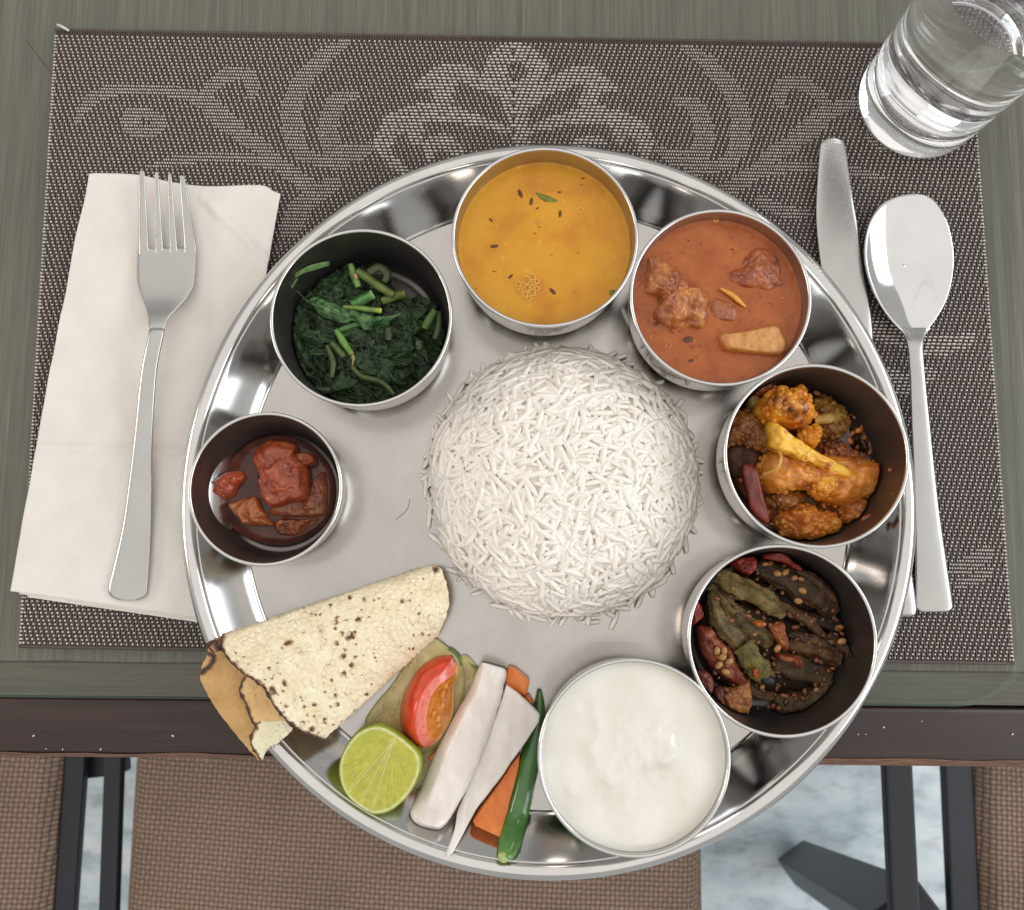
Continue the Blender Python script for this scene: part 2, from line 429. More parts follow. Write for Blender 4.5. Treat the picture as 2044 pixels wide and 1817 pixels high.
# polished rim of the sheet
V, Fc = [], []
n = len(gp)
for i in range(n):
    a = Vector((*gp[i], 0)); pr = Vector((*gp[i - 1], 0)); nx = Vector((*gp[(i + 1) % n], 0))
    e = ((a - pr).normalized() + (nx - a).normalized()).normalized(); nrm = Vector((e.y, -e.x, 0))
    for dd, z in ((0.0002, GZ + 0.0006), (0.0011, GZ + 0.0018), (0.0011, -0.0012), (0.0002, -0.0001)):
        V.append(a + nrm * dd + Vector((0, 0, z)))
for i in range(n):
    i2 = (i + 1) % n
    for j in range(3): Fc.append([i * 4 + j, i2 * 4 + j, i2 * 4 + j + 1, i * 4 + j + 1])
mesh_obj('polished_edge', V, Fc, M['sheet_edge'], gs)
for k, (px, py, r_) in enumerate([(67, 1494 - 25, 0.0007), (125, 1524 - 28, 0.0005), (345, 1552 - 83, 0.0008), (92, 1535 - 40, 0.0004), (201, 1539 - 43, 0.0006), (1764, 1452, 0.0007), (2021, 1466, 0.0007), (1713, 1466, 0.0005), (1728, 1466, 0.0004), (1840, 1440, 0.0004), (1560, 1500, 0.0004)]):
    c_ = P(px, py, GZ)
    r_ *= 0.65; V, Fc = ball((c_.x, c_.y, GZ), r_ * 1.6, r_, r_ * 0.4, 6, 4, 0.6 + k)
    o = mesh_obj('crumb', V, Fc, M['chip']); tag(o, 'tiny pale crumb on the brown front table edge, ' + ('left of the tray' if px < 900 else 'right of the tray'), 'crumb', 'pale crumbs on the table edge')

# chairs
t = NT('woven_upholstery'); tc = t.coord((1, 1, 1), (0, 0, 0.05))
sx_ = t.n('ShaderNodeSeparateXYZ'); t.l(tc, sx_.inputs[0])
def math_n(t, op, a, b=None):
    m = t.n('ShaderNodeMath', operation=op)
    if hasattr(a, 'links'): t.l(a, m.inputs[0])
    else: m.inputs[0].default_value = a
    if b is not None:
        if hasattr(b, 'links'): t.l(b, m.inputs[1])
        else: m.inputs[1].default_value = b
    return m.outputs[0]
PITCH = 0.0072
nw = t.noise(tc, 90, 3); nwx = math_n(t, 'MULTIPLY', math_n(t, 'SUBTRACT', nw, 0.5), 0.0022)
X = math_n(t, 'ADD', sx_.outputs[0], nwx); Y = math_n(t, 'ADD', sx_.outputs[1], math_n(t, 'MULTIPLY', nwx, 0.7))
sxn = math_n(t, 'SINE', math_n(t, 'MULTIPLY', X, 2 * PI / PITCH)); syn = math_n(t, 'SINE', math_n(t, 'MULTIPLY', Y, 2 * PI / PITCH))
prod = math_n(t, 'MULTIPLY', sxn, syn)
cross = math_n(t, 'ABSOLUTE', prod)
hgt = math_n(t, 'ADD', math_n(t, 'MULTIPLY', prod, 0.35), math_n(t, 'POWER', cross, 0.5))
n1 = t.noise(tc, 900, 4); hgt2 = math_n(t, 'ADD', hgt, math_n(t, 'MULTIPLY', n1, 0.5))
c = t.ramp(hgt2, [(0.15, S(48, 36, 30)), (0.5, S(102, 81, 68)), (1.0, S(158, 135, 117))])
n3 = t.noise(tc, 14, 3); c = t.mul(c, t.ramp(n3, [(0.3, 0.85), (0.7, 1.1)]))
t.l(c, t.b.inputs['Base Color']); t.set(Roughness=0.85); t.l(t.bump(hgt2, 0.0012, 0.8), t.b.inputs['Normal']); M['weave'] = t.m
M['black'] = plain('black_lacquer', S(18, 20, 27), S(27, 29, 38), 50, 0.45, 0.05)
SZ = -0.27
def cushion(parent, xa, xb, ya, yb, z, crown=0.012, rad=0.02):
    def f(u, v):
        x = xa + (xb - xa) * u; y = ya + (yb - ya) * v
        du = min(u, 1 - u) * abs(xb - xa); dv = min(v, 1 - v) * abs(yb - ya)
        e = 1 - max(0, 1 - du / rad) ** 2.4; g = 1 - max(0, 1 - dv / rad) ** 2.4
        return (x, y, z - 0.03 + 0.03 * min(e, g) + crown * math.sin(PI * u) * math.sin(PI * v) + 0.0015 * noise.noise(Vector((x * 12, y * 12, 0))))
    V, Fc, _ = grid(f, 70, 50); return solidify(mesh_obj('seat_cushion', V, Fc, M['weave'], parent), 0.02, -1)
a = P(238, 1512, SZ); b = P(1414, 1817, SZ)
yb_ = a.y + 0.05; ya_ = b.y - 0.16
ch = thing('dining_chair', 'brown woven seat chair drawn up to the table below the steel tray', 'chair', ((a.x + b.x) / 2, (ya_ + yb_) / 2, FZ), 'brown upholstered chairs along the table')
cushion(ch, P(236, 1650, SZ).x, P(1416, 1750, SZ).x, ya_, yb_, SZ)
def bar(parent, name, q0, q1, w, h):
    q0, q1 = Vector(q0), Vector(q1); d = (q1 - q0).normalized(); s = d.cross(Vector((0, 0, 1)))
    s = (s.normalized() if s.length > 1e-4 else Vector((1, 0, 0))) * (w / 2); u = s.cross(d).normalized() * (h / 2)
    V = [q + a_ * s + b_ * u for q in (q0, q1) for a_, b_ in ((-1, -1), (1, -1), (1, 1), (-1, 1))]
    Fc = [[0, 1, 5, 4], [1, 2, 6, 5], [2, 3, 7, 6], [3, 0, 4, 7], [3, 2, 1, 0], [4, 5, 6, 7]]
    o = mesh_obj(name, V, Fc, M['black'], parent, smooth=False)
    m = o.modifiers.new('bev', 'BEVEL'); m.width = 0.002; m.segments = 2
    return o
def pxbar(parent, name, xt, yt, xb, yb, z, wpx, h, ext=0.12):
    q0 = P(xt, yt, z); q1 = P(xb, yb, z); d = (q1 - q0)
    q1 = q1 + d.normalized() * ext; q0 = q0 - d.normalized() * 0.06
    return bar(parent, name, q0, q1, wpx * (CZ - z) / F, h)
pxbar(ch, 'side_rail', 229, 1530, 219, 1817, SZ - 0.012, 34, 0.010)
for lx, ly in ((P(229, 1600, SZ).x, yb_ - 0.01), (P(1400, 1600, SZ).x, yb_ - 0.01), (P(229, 1600, SZ).x, ya_), (P(1400, 1600, SZ).x, ya_)):
    bar(ch, 'leg', (lx, ly, SZ - 0.045), (lx * 0.985, ly, FZ), 0.032, 0.032)
bar(ch, 'cross_bar', (P(150, 1538, SZ).x + 0.03, yb_ - 0.012, SZ - 0.05), (P(1400, 1540, SZ).x, yb_ - 0.012, SZ - 0.05), 0.03, 0.02)
q0 = P(128, 1532, SZ - 0.03); q1 = P(252, 1518, SZ - 0.03); bar(ch, 'corner_block', q0, q1, 0.018, 0.02)
# left neighbour
a = P(132, 1512, SZ); xl = P(-420, 1600, SZ).x
ch2 = thing('dining_chair', 'brown woven chair at the left edge beside the black rail', 'chair', ((a.x + xl) / 2, (ya_ + yb_) / 2, FZ), 'brown upholstered chairs along the table')
cushion(ch2, xl, P(124, 1650, SZ).x, ya_, yb_, SZ)
pxbar(ch2, 'side_rail', 154, 1515, 132, 1817, SZ - 0.012, 40, 0.010)
bar(ch2, 'leg', (P(155, 1540, SZ).x, yb_ - 0.02, SZ - 0.05), (P(155, 1540, SZ).x * 0.98, yb_ - 0.02, FZ), 0.03, 0.03)
bar(ch2, 'leg', (P(155, 1540, SZ).x, ya_, SZ - 0.05), (P(155, 1540, SZ).x, ya_, FZ), 0.03, 0.03)
# right neighbour with arm rail
xr = P(2500, 1600, SZ).x
ch3 = thing('dining_chair', 'brown woven chair at the right edge with two black rails over the marble floor', 'chair', ((P(1944, 1600, SZ).x + xr) / 2, (ya_ + yb_) / 2, FZ), 'brown upholstered chairs along the table')
cushion(ch3, P(1940, 1650, SZ).x, xr, ya_, yb_, SZ)
pxbar(ch3, 'side_rail', 1908, 1530, 1922, 1817, SZ - 0.012, 56, 0.010)
pxbar(ch3, 'arm_rest', 1789, 1530, 1803, 1817, SZ + 0.08, 54, 0.010)
q0 = P(1820, 1842, SZ + 0.06); q1 = P(1596, 1722, FZ + 0.02)
bar(ch3, 'leg', q0, q1, 0.042, 0.036)
bar(ch3, 'leg', (P(1905, 1540, SZ).x, yb_, SZ - 0.045), (P(1905, 1540, SZ).x, yb_, FZ), 0.03, 0.03)

# ================================================================== PLACEMAT
MZ = 0.0012
mTL = P(112, 62, 0); mTR = P(1937, 92, 0); mBL = P(40, 1290, 0); mBR = P(2022, 1324, 0)
uX = ((mTR - mTL) + (mBR - mBL)).normalized(); uY = ((mTL - mBL) + (mTR - mBR)).normalized()
def matp(u, v, z):   # u,v in 0..1
    a_ = mBL.lerp(mBR, u); b_ = mTL.lerp(mTR, u); q = a_.lerp(b_, v); return Vector((q.x, q.y, z))
MWid = ((mTR - mTL).length + (mBR - mBL).length) / 2; MHei = ((mTL - mBL).length + (mTR - mBR).length) / 2
mat_ = thing('placemat', 'dark brown woven vinyl placemat with white dotted scroll pattern under the steel tray', 'placemat', tuple(matp(0.5, 0.5, 0)))
M['warp'] = plain('warp_threads', S(64, 53, 49), S(90, 77, 71), 260, 0.45, 0.3, 0.0003, (6, 1, 1))
M['warp_dark'] = plain('mat_ground', S(34, 28, 28), S(48, 40, 40), 200, 0.6, 0.2)
M['weft'] = plain('white_weft', S(196, 186, 180), S(222, 214, 208), 300, 0.4, 0.2, 0.0002)
V, Fc = slab([tuple(matp(0, 0, 0))[:2], tuple(matp(1, 0, 0))[:2], tuple(matp(1, 1, 0))[:2], tuple(matp(0, 1, 0))[:2]], 0.0003, 0.0008, 0.0002)
mesh_obj('backing', V, Fc, M['warp_dark'], mat_)
DX = MWid / 182.0       # dot pitch across
DY = MHei / 176.0       # row pitch
# warp ribs, two to a dot pitch, real ridges
V, Fc = [], []
nrib = 182 * 2
for i in range(nrib):
    u = (i + 0.5) / nrib; hw = 0.40 / nrib
    k0 = len(V)
    for v_ in (0.0, 0.25, 0.5, 0.75, 1.0):
        V += [matp(u - hw, v_, 0.0008), matp(u - hw * 0.5, v_, 0.00125), matp(u + hw * 0.5, v_, 0.00125), matp(u + hw, v_, 0.0008)]
    for s_ in range(4):
        for j in range(3): Fc.append([k0 + s_ * 4 + j, k0 + s_ * 4 + j + 1, k0 + s_ * 4 + j + 5, k0 + s_ * 4 + j + 4])
o = mesh_obj('warp_ribs', V, Fc, M['warp'], mat_, smooth=False); tag(o, kind='stuff')
# pattern strokes, traced in the picture's frame and laid flat on the mat; mirrored about its middle line
def to_mat(px, py):
    q = P(px, py, MZ); r = q - matp(0, 0, MZ)
    u = 0.5
    for _ in range(4):
        v_ = (q - mBL.lerp(mBR, u)).dot(uY) / MHei
        a_ = matp(0, v_, MZ); b_ = matp(1, v_, MZ); u = (q - a_).dot(b_ - a_) / (b_ - a_).length_squared
    return (u * MWid, v_ * MHei)
def stroke(pts, wid, kind, mirror=False):
    pm = [to_mat(*p) for p in pts]; wm = [x * (CZ / F) for x in wid]
    out = [(pm, wm, kind)]
    return out
strokes = []
c1 = crop(100, 50, 800 / 2044); c2 = crop(780, 60, 660 / 2044)
k1 = lambda x, y: ((100 + x * 800 / 2044) / 1.05675, (50 + y * 800 / 2044) / 1.05675)
k2 = lambda x, y: ((780 + x * 660 / 2044) / 1.05675, (60 + y * 660 / 2044) / 1.05675)
k3 = lambda x, y: ((1380 + x * 720 / 2044) / 1.05675, (60 + y * 720 / 2044) / 1.05675)
k4 = lambda x, y: ((1440 + x * 720 / 2044) / 1.05675, (640 + y * 720 / 2044) / 1.05675)
def st(k, pts, wid, kind):
    wid = wid if isinstance(wid, (list, tuple)) else [wid] * len(pts)
    strokes.append(([to_mat(*k(*p)) for p in pts], [x * CZ / F for x in wid], kind))
# bold dashes (2): middle loop and the leaves either side
st(k2, [(1000, 420), (860, 360), (830, 240), (950, 150), (1080, 230), (1090, 320), (1010, 400)], [34, 38, 40, 42, 42, 40, 36], 2)
st(k2, [(990, 760), (980, 660), (960, 540), (950, 450), (1010, 440)], [30, 30, 40, 62, 62], 2)
st(k2, [(860, 430), (720, 350), (600, 290), (480, 300), (380, 350), (310, 378)], [22, 34, 40, 46, 34, 10], 2)
st(k2, [(520, 360), (470, 430), (500, 480)], [36, 34, 26], 2)
st(k2, [(1110, 440), (1220, 370), (1330, 310), (1440, 310), (1540, 370), (1600, 400)], [22, 34, 44, 44, 30, 10], 2)
st(k2, [(1450, 370), (1440, 440), (1410, 490)], [38, 38, 30], 2)
st(k2, [(900, 670), (720, 610), (520, 560), (330, 560), (190, 610), (110, 690), (100, 780), (150, 870), (230, 930)], [18, 26, 40, 48, 48, 38, 28, 24, 22], 2)
st(k2, [(300, 640), (290, 700), (300, 740)], [32, 28, 18], 2)
st(k2, [(570, 800), (470, 740), (400, 760), (390, 840)], [24, 36, 34, 18], 2)
st(k2, [(1060, 660), (1220, 610), (1400, 570), (1560, 580), (1690, 620), (1770, 680), (1800, 760), (1800, 820)], [18, 28, 40, 46, 42, 36, 28, 22], 2)
st(k2, [(1640, 680), (1640, 740)], [26, 20], 2)
st(k2, [(1320, 770), (1440, 730), (1520, 740)], [16, 26, 16], 2)
# finer doubled dots (1): scrolls at the left, mirrored on the right
def both(pts, wid):
    st(k1, pts, wid, 1)
    pm, wm, kk = strokes[-1]
    strokes.append(([(MWid - x, y) for x, y in pm], wm, kk))
both([(150, 520), (190, 440), (300, 370), (480, 350), (680, 370), (830, 420), (930, 510), (1010, 580), (1110, 650), (1240, 750)], [10, 22, 30, 26, 26, 34, 46, 36, 34, 20])
both([(500, 580), (600, 545), (520, 480), (440, 500), (450, 560), (540, 590)], [24, 28, 26, 34, 40, 22])
both([(860, 350), (950, 280), (1050, 270), (1090, 330), (1080, 400)], [26, 36, 34, 26, 14])
both([(550, 770), (700, 735), (900, 720), (1060, 730), (1220, 760), (1330, 830), (1420, 900)], [14, 22, 24, 24, 30, 34, 36])
both([(1590, 110), (1490, 170), (1400, 260), (1330, 360), (1300, 470), (1310, 560), (1330, 650), (1400, 720), (1560, 760)], [20, 34, 36, 34, 38, 40, 34, 30, 30])
both([(1640, 390), (1550, 410), (1510, 500), (1500, 600), (1540, 680), (1640, 700), (1740, 660)], [16, 34, 36, 36, 42, 40, 16])
both([(1290, 1120), (1350, 1000), (1440, 920), (1530, 860)], [34, 44, 44, 30])
st(k4, [(1140, 160), (1280, 190), (1440, 240), (1560, 250), (1720, 210)], [44, 50, 50, 44, 24], 2)
st(k4, [(1230, 400), (1330, 470), (1460, 430), (1490, 400)], [20, 32, 32, 10], 2)
st(k4, [(1270, 520), (1380, 540)], [16, 16], 2)
st(k4, [(1610, 1600), (1700, 1560), (1790, 1500), (1830, 1480)], [20, 36, 30, 14], 1)
st(k4, [(1640, 1680), (1760, 1640), (1820, 1600)], [16, 24, 12], 1)
st(k3, [(640, 1040), (740, 1090), (900, 1110)], [30, 30, 16], 1)
def dens(strk, X, Y):
    m = np.zeros(X.shape, dtype=np.int8)
    for pm, wm, kind in strk:
        pts = catmull([(x, y, 0) for x, y in pm], max(24, 8 * len(pm)))
        for i, q in enumerate(pts):
            wv = lerp_list(wm, i / (len(pts) - 1)) * 0.5
            hit = (np.abs(X - q.x) < wv * 1.15) & (np.abs(Y - q.y) < wv * 0.95)
            hit &= ((X - q.x) / (wv * 1.15)) ** 2 + ((Y - q.y) / (wv * 0.95)) ** 2 < 1
            m[hit] = np.maximum(m[hit], kind)
    return m
rows = np.arange(1, 175); dots = []
NX = int(MWid / DX)
def mat_xy(X, Y):
    u = X / MWid; v_ = Y / MHei
    a_ = np.array(mBL)[None, :2] * (1 - u)[:, None] + np.array(mBR)[None, :2] * u[:, None]
    b_ = np.array(mTL)[None, :2] * (1 - u)[:, None] + np.array(mTR)[None, :2] * u[:, None]
    return a_ * (1 - v_)[:, None] + b_ * v_[:, None]
XX, YY, LL = [], [], []
for r_ in rows:
    s_ = -1 if r_ < 999 else 1
    base = np.arange(NX) * DX
    half = MWid / 2
    sh = (r_ * 0.25) % 1.0
    x = np.where(base < half, base + (1 - sh) * DX, base + sh * DX)
    x = x[(x > DX * 0.3) & (x < MWid - DX * 0.3)]
    y = np.full_like(x, r_ * DY)
    k = dens(strokes, x, y)
    XX += list(x); YY += list(y); LL += [(0.36 if kk == 0 else 0.31 if kk == 1 else 0.82) for kk in k]
    x1 = x[k == 1] + DX * 0.5
    XX += list(x1); YY += [r_ * DY] * len(x1); LL += [0.30] * len(x1)
    # selvedge: longer stitches at both side edges
    for xe in (DX * 0.25, MWid - DX * 0.25):
        XX.append(xe); YY.append(r_ * DY); LL.append(0.34 + 0.22 * random.random())
XX, YY, LL = np.array(XX), np.array(YY), np.array(LL)
n = len(XX); XX = XX + np.random.normal(0, DX * 0.035, n); YY = YY + np.random.normal(0, DY * 0.03, n)
hl = LL * DX * 0.5 * np.random.uniform(0.9, 1.12, n); hw = DY * 0.27 * np.random.uniform(0.9, 1.1, n)
VV = np.zeros((n, 8, 3))
shp = [(-1, -0.55, 0), (-0.7, -1, 0), (0.7, -1, 0), (1, -0.55, 0), (1, 0.55, 0), (0.7, 1, 0), (-0.7, 1, 0), (-1, 0.55, 0)]
top = np.zeros((n, 8, 3))
for j, (a_, b_, _) in enumerate(shp):
    q = mat_xy(XX + a_ * hl, YY + b_ * hw); VV[:, j, :2] = q; VV[:, j, 2] = 0.0009
    q = mat_xy(XX + a_ * hl * 0.7, YY + b_ * hw * 0.7); top[:, j, :2] = q; top[:, j, 2] = 0.00150
allv = np.concatenate([VV, top], axis=1).reshape(-1, 3)
fl = []
for i in range(n):
    b0 = i * 16
    fl.append([b0 + 8 + j for j in range(8)])
    for j in range(0, 8):
        fl.append([b0 + j, b0 + (j + 1) % 8, b0 + 8 + (j + 1) % 8, b0 + 8 + j])
o = mesh_obj('weft_stitches', allv.tolist(), fl, M['weft'], mat_, smooth=False); tag(o, kind='stuff')
# dark bound edges top and bottom, loose thread at the corner
for v_ in (0.0, 1.0):
    pts = [matp(u, v_, 0.0009) for u in (0, 0.25, 0.5, 0.75, 1)]
    V, Fc, _ = tube(pts, [0.0008] * 2, 6, 0.7, steps=24); mesh_obj('bound_edge', V, Fc, M['warp'], mat_)
V, Fc, _ = tube([P(114, 49, 0.003), P(125, 54, 0.0028), P(138, 62, 0.0018)], [0.0006, 0.0007, 0.0006], 6, 0.6, steps=8)
o = mesh_obj('loose_thread', V, Fc, M['weft'], mat_)
V, Fc, _ = tube([P(52, 80, 0.0006), P(80, 118, 0.0007), P(105, 150, 0.0008)], [0.00018] * 2, 5, steps=8)
M['hair'] = plain('dark_fibre', S(40, 44, 44), S(52, 56, 54), 50, 0.5)
tag(mesh_obj('loose_fibre', V, Fc, M['hair']), 'thin dark fibre lying on the table left of the mat corner', 'fibre')
# ================================================================== STEEL TRAY
TZ = 0.0030      # upper face of the tray floor
ct = P(1095, 988, 0.0215); TC = Vector((ct.x, ct.y, 0))
tray = thing('thali_tray', 'large round stainless steel tray with raised polished wall holding all the bowls', 'tray', (TC.x, TC.y, 0.0016))
V, Fc = lathe([(0.0, TZ), (0.05, TZ), (0.10, TZ), (0.1402, TZ)], 160, TC, K=1.0115); b0 = len(V)
v2, f2 = lathe([(0.1402, 0.0016), (0.0, 0.0016)], 160, TC, K=1.0115)
V += v2; Fc += [[i + b0 for i in f] for f in f2]
mesh_obj('tray_floor', V, Fc, M['steel_flat'], tray)
prof = [(0.1403, 0.0022), (0.1403, 0.0030), (0.1412, 0.0034), (0.1424, 0.0043), (0.1450, 0.0072), (0.1490, 0.0118), (0.1528, 0.0160), (0.1556, 0.0189), (0.1568, 0.0200), (0.1576, 0.0206)]
V, Fc = lathe(prof + [(r - 0.0003, z - 0.0008) for r, z in prof[::-1]], 200, TC, K=1.0115); mesh_obj('tray_wall', V, Fc, M['steel_wall'], tray)
prof = [(0.1574, 0.0198), (0.1576, 0.02055), (0.1582, 0.0212), (0.1592, 0.0219), (0.1604, 0.0223), (0.1616, 0.0222), (0.1628, 0.0217), (0.1638, 0.0209), (0.1645, 0.0198), (0.1648, 0.0187), (0.1644, 0.0179), (0.1636, 0.0178), (0.1632, 0.0186), (0.1622, 0.0203), (0.1606, 0.0212), (0.1590, 0.0207), (0.1574, 0.0198)]
V, Fc = lathe(prof, 200, TC, K=1.0115); mesh_obj('tray_rim', V, Fc, M['steel_rim'], tray)

# ================================================================== KATORI BOWLS
BZ = TZ + 0.0002
def katori_profile(R, H):
    o_ = [(0, 0), (0.66 * R, 0), (0.78 * R, 0.0016), (0.88 * R, 0.0055), (0.935 * R, 0.011), (0.962 * R, 0.019), (0.985 * R, 0.7 * H + 0.002), (R, H - 0.0006)]
    return o_
def inner_r(R, H, z):
    p = katori_profile(R, H); z = max(z, 0.0017)
    for (r0, z0), (r1, z1) in zip(p[2:], p[3:]):
        if z0 <= z <= z1: return r0 + (r1 - r0) * (z - z0) / (z1 - z0) - 0.0011
    return R - 0.0011
def build_katori(label, R, H, c, group='steel katori bowls set around the rice'):
    root = thing('katori_bowl', label, 'bowl', (c[0], c[1], BZ), group)
    p = katori_profile(R, H); C = (c[0], c[1], BZ)
    pp = catmull([(r, 0, z) for r, z in p[1:]], 28); prf = [(0, 0)] + [(q.x, q.z) for q in pp]
    V, Fc = lathe(prf, 96, C); mesh_obj('outer_wall', V, Fc, M['steel_bowl'], root)
    inn = [(max(0, r - 0.0011), z + (0.0011 if z < 0.003 else 0.0)) for r, z in prf]
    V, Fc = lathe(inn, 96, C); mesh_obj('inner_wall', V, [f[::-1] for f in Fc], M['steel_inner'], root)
    V, Fc = lathe([(R - 0.0013, H - 0.0014), (R - 0.0014, H - 0.0004), (R - 0.0010, H + 0.0001), (R - 0.0003, H + 0.0002), (R + 0.0002, H - 0.0002), (R + 0.0003, H - 0.0009), (R - 0.0001, H - 0.0014)], 110, C)
    mesh_obj('rim', V, Fc, M['steel_rim'], root)
    return root
def copy_thing(root, loc, label):
    r = root.copy(); COL.objects.link(r); r.location = loc; r['label'] = label; OFF[r.name] = Vector(loc)
    for chd in list(root.children):
        c = chd.copy(); COL.objects.link(c); c.parent = r; OFF[c.name] = Vector(loc)
    return r
BH = 0.0375; RZ = BZ + BH; BR = 0.0399; DR = 0.0413
def bowlc(px, py, z=RZ): q = P(px, py, z); return (q.x, q.y)
B = {}
B['dal'] = bowlc(1088, 471.5); B['spinach'] = bowlc(720.5, 632.5); B['curry'] = bowlc(1438.5, 592); B['caul'] = bowlc(1630.5, 908.5)
B['okra'] = bowlc(1562, 1278); B['curd'] = bowlc(1266, 1511.5)
bowl_lab = {'dal': 'steel bowl of yellow lentil soup at the top of the tray', 'spinach': 'steel bowl holding dark green spinach', 'curry': 'steel bowl filled with red brown meat curry',
            'caul': 'steel bowl holding orange cauliflower florets', 'okra': 'steel bowl holding dark fried okra pods', 'curd': 'steel bowl filled with white curd'}
first = None; BOWLS = {}
for k in ('dal', 'spinach', 'curry', 'caul', 'okra', 'curd'):
    if k == 'dal': kb = build_katori(bowl_lab[k], DR, BH, B[k])
    elif first is None: kb = first = build_katori(bowl_lab[k], BR, BH, B[k])
    elif False: pass
    else: kb = copy_thing(first, (B[k][0], B[k][1], BZ), bowl_lab[k]); kb.rotation_euler.z = random.random() * 6
    BOWLS[k] = kb
DARK_REFLECT = ('spinach', 'caul', 'okra')  # bowls whose inner steel colour carries the painted dark reflection
CR, CH = 0.0336, 0.031
B['chutney'] = bowlc(529, 975, BZ + CH)
BOWLS['chutney'] = build_katori('smallest steel bowl, holding red brown pickle at the left of the tray', CR, CH, B['chutney'])

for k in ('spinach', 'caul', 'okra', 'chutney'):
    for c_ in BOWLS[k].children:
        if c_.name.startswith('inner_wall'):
            c_.material_slots[0].link = 'OBJECT'; c_.material_slots[0].material = M['steel_dark_reflect']
BOWL_OF_SETUP = [(dalc, ('dal', DR, BH)), (spin, ('spinach', BR, BH)), (curc, ('curry', BR, BH)), (cauc, ('caul', BR, BH)), (okrc, ('okra', BR, BH)), (chuc, ('chutney', CR, CH))]
# ================================================================== DAL
def liquid(name, bowl, R, H, lev, mat, colf, bumpf=None, nr=60, na=160, lip=0.0006, label=None, cat=None):
    rr = inner_r(R, H, lev) + 0.0002; V, Fc, C = [], [], []
    cx, cy_ = bowl
    for k in range(nr + 1):
        t = k / nr
        for i in range(na):
            a = 2 * PI * i / na; x = cx + rr * t * math.cos(a); y = cy_ + rr * t * math.sin(a)
            z = BZ + lev + (lip * ((t - 0.965) / 0.035) ** 2 if t > 0.965 else 0)
            if bumpf: z += bumpf(x, y, t)
            V.append((x, y, z)); C.append(colf(x, y, t))
    for k in range(nr):
        for i in range(na):
            i2 = (i + 1) % na; Fc.append([k * na + i, (k + 1) * na + i, (k + 1) * na + i2, k * na + i2])
    # body below the surface so that it is a filling, not a sheet
    e = nr * na
    levs = [lev * 0.75, lev * 0.5, lev * 0.3, 0.0032]
    for j, zz in enumerate(levs):
        r2 = inner_r(R, H, zz) - 0.0003
        b0 = len(V)
        for i in range(na):
            a = 2 * PI * i / na; V.append((cx + r2 * math.cos(a), cy_ + r2 * math.sin(a), BZ + zz)); C.append(C[e + i])
        pb = e if j == 0 else b0 - na
        for i in range(na):
            i2 = (i + 1) % na; Fc.append([pb + i, b0 + i, b0 + i2, pb + i2])
    Fc.append([len(V) - na + i for i in range(na)][::-1])
    o = mesh_obj(name, V, Fc, mat, cols=C, loc=(cx, cy_, BZ + 0.003)); tag(o, label, cat); return o
M['dal'] = vfood('lentil_soup', 0.22, 0.06, 500, 0.25, (0.004, 0.002, 0.0006), spec=0.4, tex=0.06)
DL = 0.0265
dA, dB, dC = S(216, 156, 32), S(204, 134, 26), S(190, 116, 28)
def dcol(x, y, t):
    n_ = fbm(Vector((x, y, 0.1)) * 55, 4); m_ = fbm(Vector((x, y, 0.7)) * 300, 2)
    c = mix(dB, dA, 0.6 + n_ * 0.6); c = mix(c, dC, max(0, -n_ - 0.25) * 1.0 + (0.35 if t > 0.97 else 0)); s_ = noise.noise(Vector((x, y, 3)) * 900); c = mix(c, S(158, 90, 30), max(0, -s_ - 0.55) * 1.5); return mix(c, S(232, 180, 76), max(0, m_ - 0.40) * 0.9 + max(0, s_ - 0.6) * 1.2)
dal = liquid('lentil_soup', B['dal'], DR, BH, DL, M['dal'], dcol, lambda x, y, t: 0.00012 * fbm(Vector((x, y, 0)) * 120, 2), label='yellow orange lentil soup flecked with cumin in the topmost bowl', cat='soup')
dz = BZ + DL
M['cumin'] = plain('cumin_seed', S(70, 40, 18), S(104, 62, 26), 900, 0.5)
M['onionbit'] = plain('onion_bit', S(140, 78, 40), S(166, 96, 44), 500, 0.4)
M['herb'] = plain('herb_bit', S(98, 104, 34), S(130, 126, 40), 500, 0.45)
def seedlet(nm, fn, x, y, z, l, wd, ang, mat, parent, lab=None, up=0.35):
    c = fn(x, y, z); V, Fc = ball((c.x, c.y, z), l, wd, wd * up, 10, 6, ang); o = mesh_obj(nm, V, Fc, mat, parent)
    if lab: o['label'] = lab
    return o
for x, y, l, a_ in [(708, 502, 0.0022, -1.2), (805, 572, 0.0019, 1.4), (1062, 682, 0.0017, 1.5), (475, 970, 0.0019, 0.1), (996, 1372, 0.0020, -0.8), (622, 1240, 0.0014, 0.8), (445, 735, 0.0012, -0.8), (1056, 488, 0.0010, 0), (860, 632, 0.0009, 0.5), (475, 1195, 0.0007, 0), (840, 856, 0.0006, 0), (340, 1424, 0.0007, 0), (1225, 1030, 0.0005, 0), (880, 800, 0.0006, 0), (1265, 365, 0.0008, 0), (310, 1350, 0.0005, 0), (985, 1045, 0.0005, 0), (1200, 1380, 0.0005, 0)]:
    seedlet('cumin_seed', dalc, x, y, dz + 0.0001, l, l * 0.42, a_, M['cumin'], dal)
for x, y, l, a_ in [(280, 690, 0.0036, 1.3), (550, 1275, 0.0019, 0.2), (1270, 425, 0.003, 0.2), (690, 800, 0.0018, 0.1), (740, 750, 0.001, 0), (1280, 1075, 0.002, -0.6), (400, 1190, 0.0012, 1)]:
    seedlet('onion_bit', dalc, x, y, dz - 0.0002, l, l * 0.5, a_, M['onionbit'], dal, up=0.12)
V, Fc, _ = tube([dalc(845, 495, dz), dalc(940, 545, dz + 0.0001), dalc(1090, 580, dz - 0.0003)], [0.0004, 0.0016, 0.0004], 8, 0.25); mesh_obj('herb_leaf', V, Fc, M['herb'], dal)
